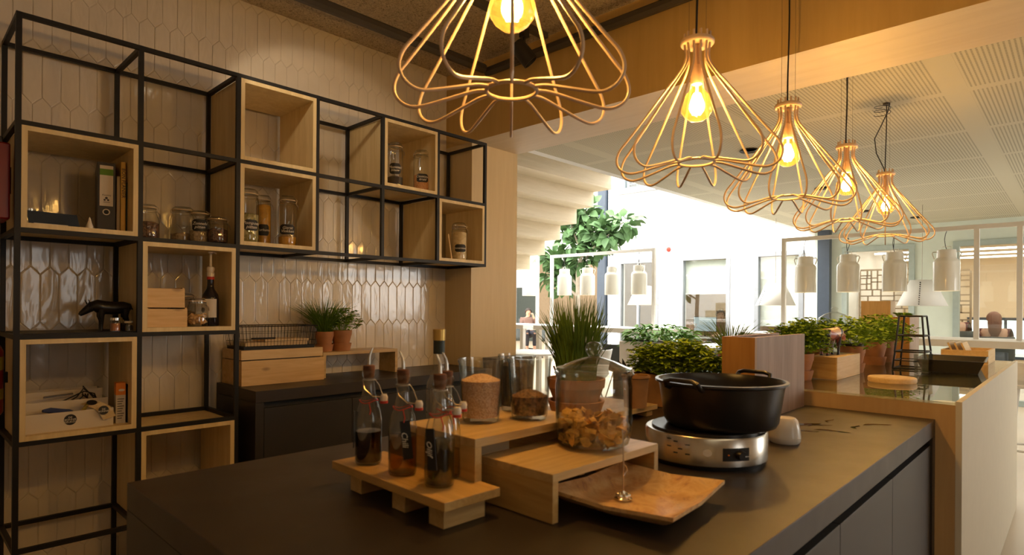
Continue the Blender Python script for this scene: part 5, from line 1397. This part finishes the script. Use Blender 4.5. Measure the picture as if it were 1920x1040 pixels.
for o_ in list(COL.objects)[-400:]:
    if o_.parent is None and o_.get('category') in ('person',) or (o_.parent is None and str(o_.get('label','')).startswith('dark office chair under the person in burg')): o_.scale = (1.1,)*3
seated_person((12.6, 1.05, .03), R(10), 'person with long auburn hair sitting behind the white frame post', burg, dk, M['hair_red'], True)
office_chair((12.58, 1.04, 0), R(10), 'dark office chair under the person with long auburn hair')
seated_person((11.55, 4.93, .03), R(110), 'person in a white shirt leaning at the desk in the middle office', wsh, dk, M['hair_dark'])
office_chair((11.55, 4.91, 0), R(110), 'dark office chair under the person in a white shirt')
seated_person((12.75, 5.80, .03), R(215), 'dark-haired person behind the computer monitor', brn, dk, M['hair_dark'])
office_chair((12.77, 5.82, 0), R(215), 'dark office chair behind the computer monitor')
seated_person((13.3, 12.0, .03), R(235), 'person resting a hand near the chin in the far hall', brn, dk, M['hair_dark'], False, True)
office_chair((13.32, 12.03, 0), R(235), 'dark chair under the person in the far hall', back=.5)
office_chair((11.6, 10.9, 0), R(80), 'dark tub chair left of the white posts in the far hall', back=.4)
office_chair((12.0, 10.2, 0), R(60), 'dark tub chair right of the white posts in the far hall', back=.4)
def desk(loc, w, d, label, rz=0, h=.72, mat=None):
    t = thing('desk', label, 'table', loc, rz); mat = mat or M['white']
    bxs((-w/2, w/2, -d/2, d/2, h-.03, h)).build('tabletop', mat, t, bevel=.002)
    for x in (-w/2+.03, w/2-.07):
        for y in (-d/2+.03, d/2-.07): bxs((x, x+.04, y, y+.04, 0, h-.03)).build('leg', M['white'], t)
desk((12.1, 5.45, 0), .75, 1.5, 'white desk with a monitor in the middle office')
t = thing('computer_monitor', 'grey computer monitor on the desk in the middle office', 'monitor', (12.0, 5.78, .7205), R(15))
bxs((-.01, .01, -.24, .24, .10, .42)).build('housing', M['plastic_b'], t); bxs((-.012, -.010, -.225, .225, .115, .405)).build('screen', emit('monitor_glow', (.45,.55,.55), .8), t)
m = MB(); m.box(-.01,.02,-.02,.02,0,.10); m.box(-.08,.08,-.1,.1,0,.01); m.build('stand', M['plastic_b'], t)
t = thing('potted_flowers', 'pale pink flowers at the left of the monitor', 'flowers', (11.9, 6.08, .7205))
MB().lathe([(.001,0),(.06,0),(.075,.12),(.07,.12),(.001,.1)], 18).build('pot', M['white'], t); parsley(t, .06, .22, .1, 40, .12, 4, plain('pink_petals', (.60,.40,.36), .6, var=.3), .05, lobes=1)
desk((12.75, 11.35, 0), 1.5, .75, 'pale table in the far hall in front of the seated person', R(-35), mat=M['wall_cream'])
# white round cafe tables in atrium
def round_table(x, y, r, label, h=.75):
    t = thing('cafe_table', label, 'table', (x, y, 0), 0, 'white cafe tables in the atrium')
    MB().lathe([(.001,h-.02),(r,h-.02),(r,h),(.001,h)], 36).build('tabletop', M['white'], t); MB().cyl(0, 0, .03, .02, h-.02).build('column', M['white'], t); MB().lathe([(.001,0),(r*.6,0),(r*.58,.015),(.001,.02)], 30).build('base', M['white'], t)
def shell_chair(x, y, rz, label, mat, s=1):
    t = thing('shell_chair', label, 'chair', (x, y, 0), rz, 'moulded shell chairs in the dining area')
    m = MB(); vs = []; n = 8
    prof = [(.22,.46),(.10,.44),(-.08,.43),(-.18,.47),(-.22,.58),(-.25,.70),(-.28,.82)]
    for x_, z_ in prof:
        for i in range(n+1):
            v = -1+2*i/n; w = .225*(1-.35*max(0, z_-.6)); vs.append((x_+.05*v*v*(z_ > .5), v*w, z_+.05*v*v*(z_ < .5)))
    m.add(vs, [(i*(n+1)+k, i*(n+1)+k+1, (i+1)*(n+1)+k+1, (i+1)*(n+1)+k) for i in range(len(prof)-1) for k in range(n)])
    o = m.build('shell', mat, t); q = o.modifiers.new('s', 'SOLIDIFY'); q.thickness = .012
    for sx in (1, -1):
        for sy in (1, -1): MB().tube([(sx*.10, sy*.10, .43), (sx*.20, sy*.20, 0)], .010, 6).build('leg', M['wire'] if mat != M['white'] else M['white'], t)
round_table(5.6, 5.0, .45, 'white round cafe table left, beyond the chives')
round_table(7.7, 4.6, .40, 'white round cafe table near the leafy planter')
round_table(8.9, 3.95, .42, 'white round cafe table in front of the white-framed windows')
shell_chair(5.75, 4.25, R(100), 'white shell chair beside the left cafe table', M['white'])
shell_chair(7.0, 4.55, R(10), 'dark shell chair showing its back left of the leafy planter', M['chair_dark'])
shell_chair(8.2, 4.1, R(-20), 'white shell chair right of the leafy planter', M['white'])
shell_chair(7.95, 1.05, R(180), 'white shell chair behind the right high table', M['white'])
office_chair((8.9, .9, 0), R(160), 'black chair beyond the right high table', back=.35)
# bar stool at the far right edge
t = thing('bar_stool', 'white bar stool standing beyond the end of the serving island', 'stool', (5.95, .27, 0))
MB().lathe([(.001,.73),(.17,.73),(.185,.75),(.17,.765),(.001,.76)], 28).build('seat', M['white'], t)
m = MB(); vs = []
for i in range(9):
    a = PI-.9+1.8*i/8
    for zz in (.76, .92): vs.append((.175*math.cos(a), .175*math.sin(a), zz))
m.add(vs, [(2*i, 2*i+2, 2*i+3, 2*i+1) for i in range(8)]); o = m.build('backrest', M['white'], t); q = o.modifiers.new('s', 'SOLIDIFY'); q.thickness = .015
for k in range(4):
    a = PI/4+k*PI/2; MB().tube([(.12*math.cos(a), .12*math.sin(a), .73), (.21*math.cos(a), .21*math.sin(a), 0)], .014, 8).build('leg', M['white'], t)
MB().tube([(.175*math.cos(k*PI/8), .175*math.sin(k*PI/8), .27) for k in range(16)], .009, 6, True).build('foot_ring', M['white'], t)

# office lights (real ceiling lamps of the rooms behind the windows)
area('office_right_light', (13.5, .3, 2.40), (0, 0, 0), 4.5, 5.0, 120, (1, .90, .76))
area('office_middle_light', (13.5, 5.3, 2.60), (0, 0, 0), 4.0, 3.0, 35, (1, .90, .76))
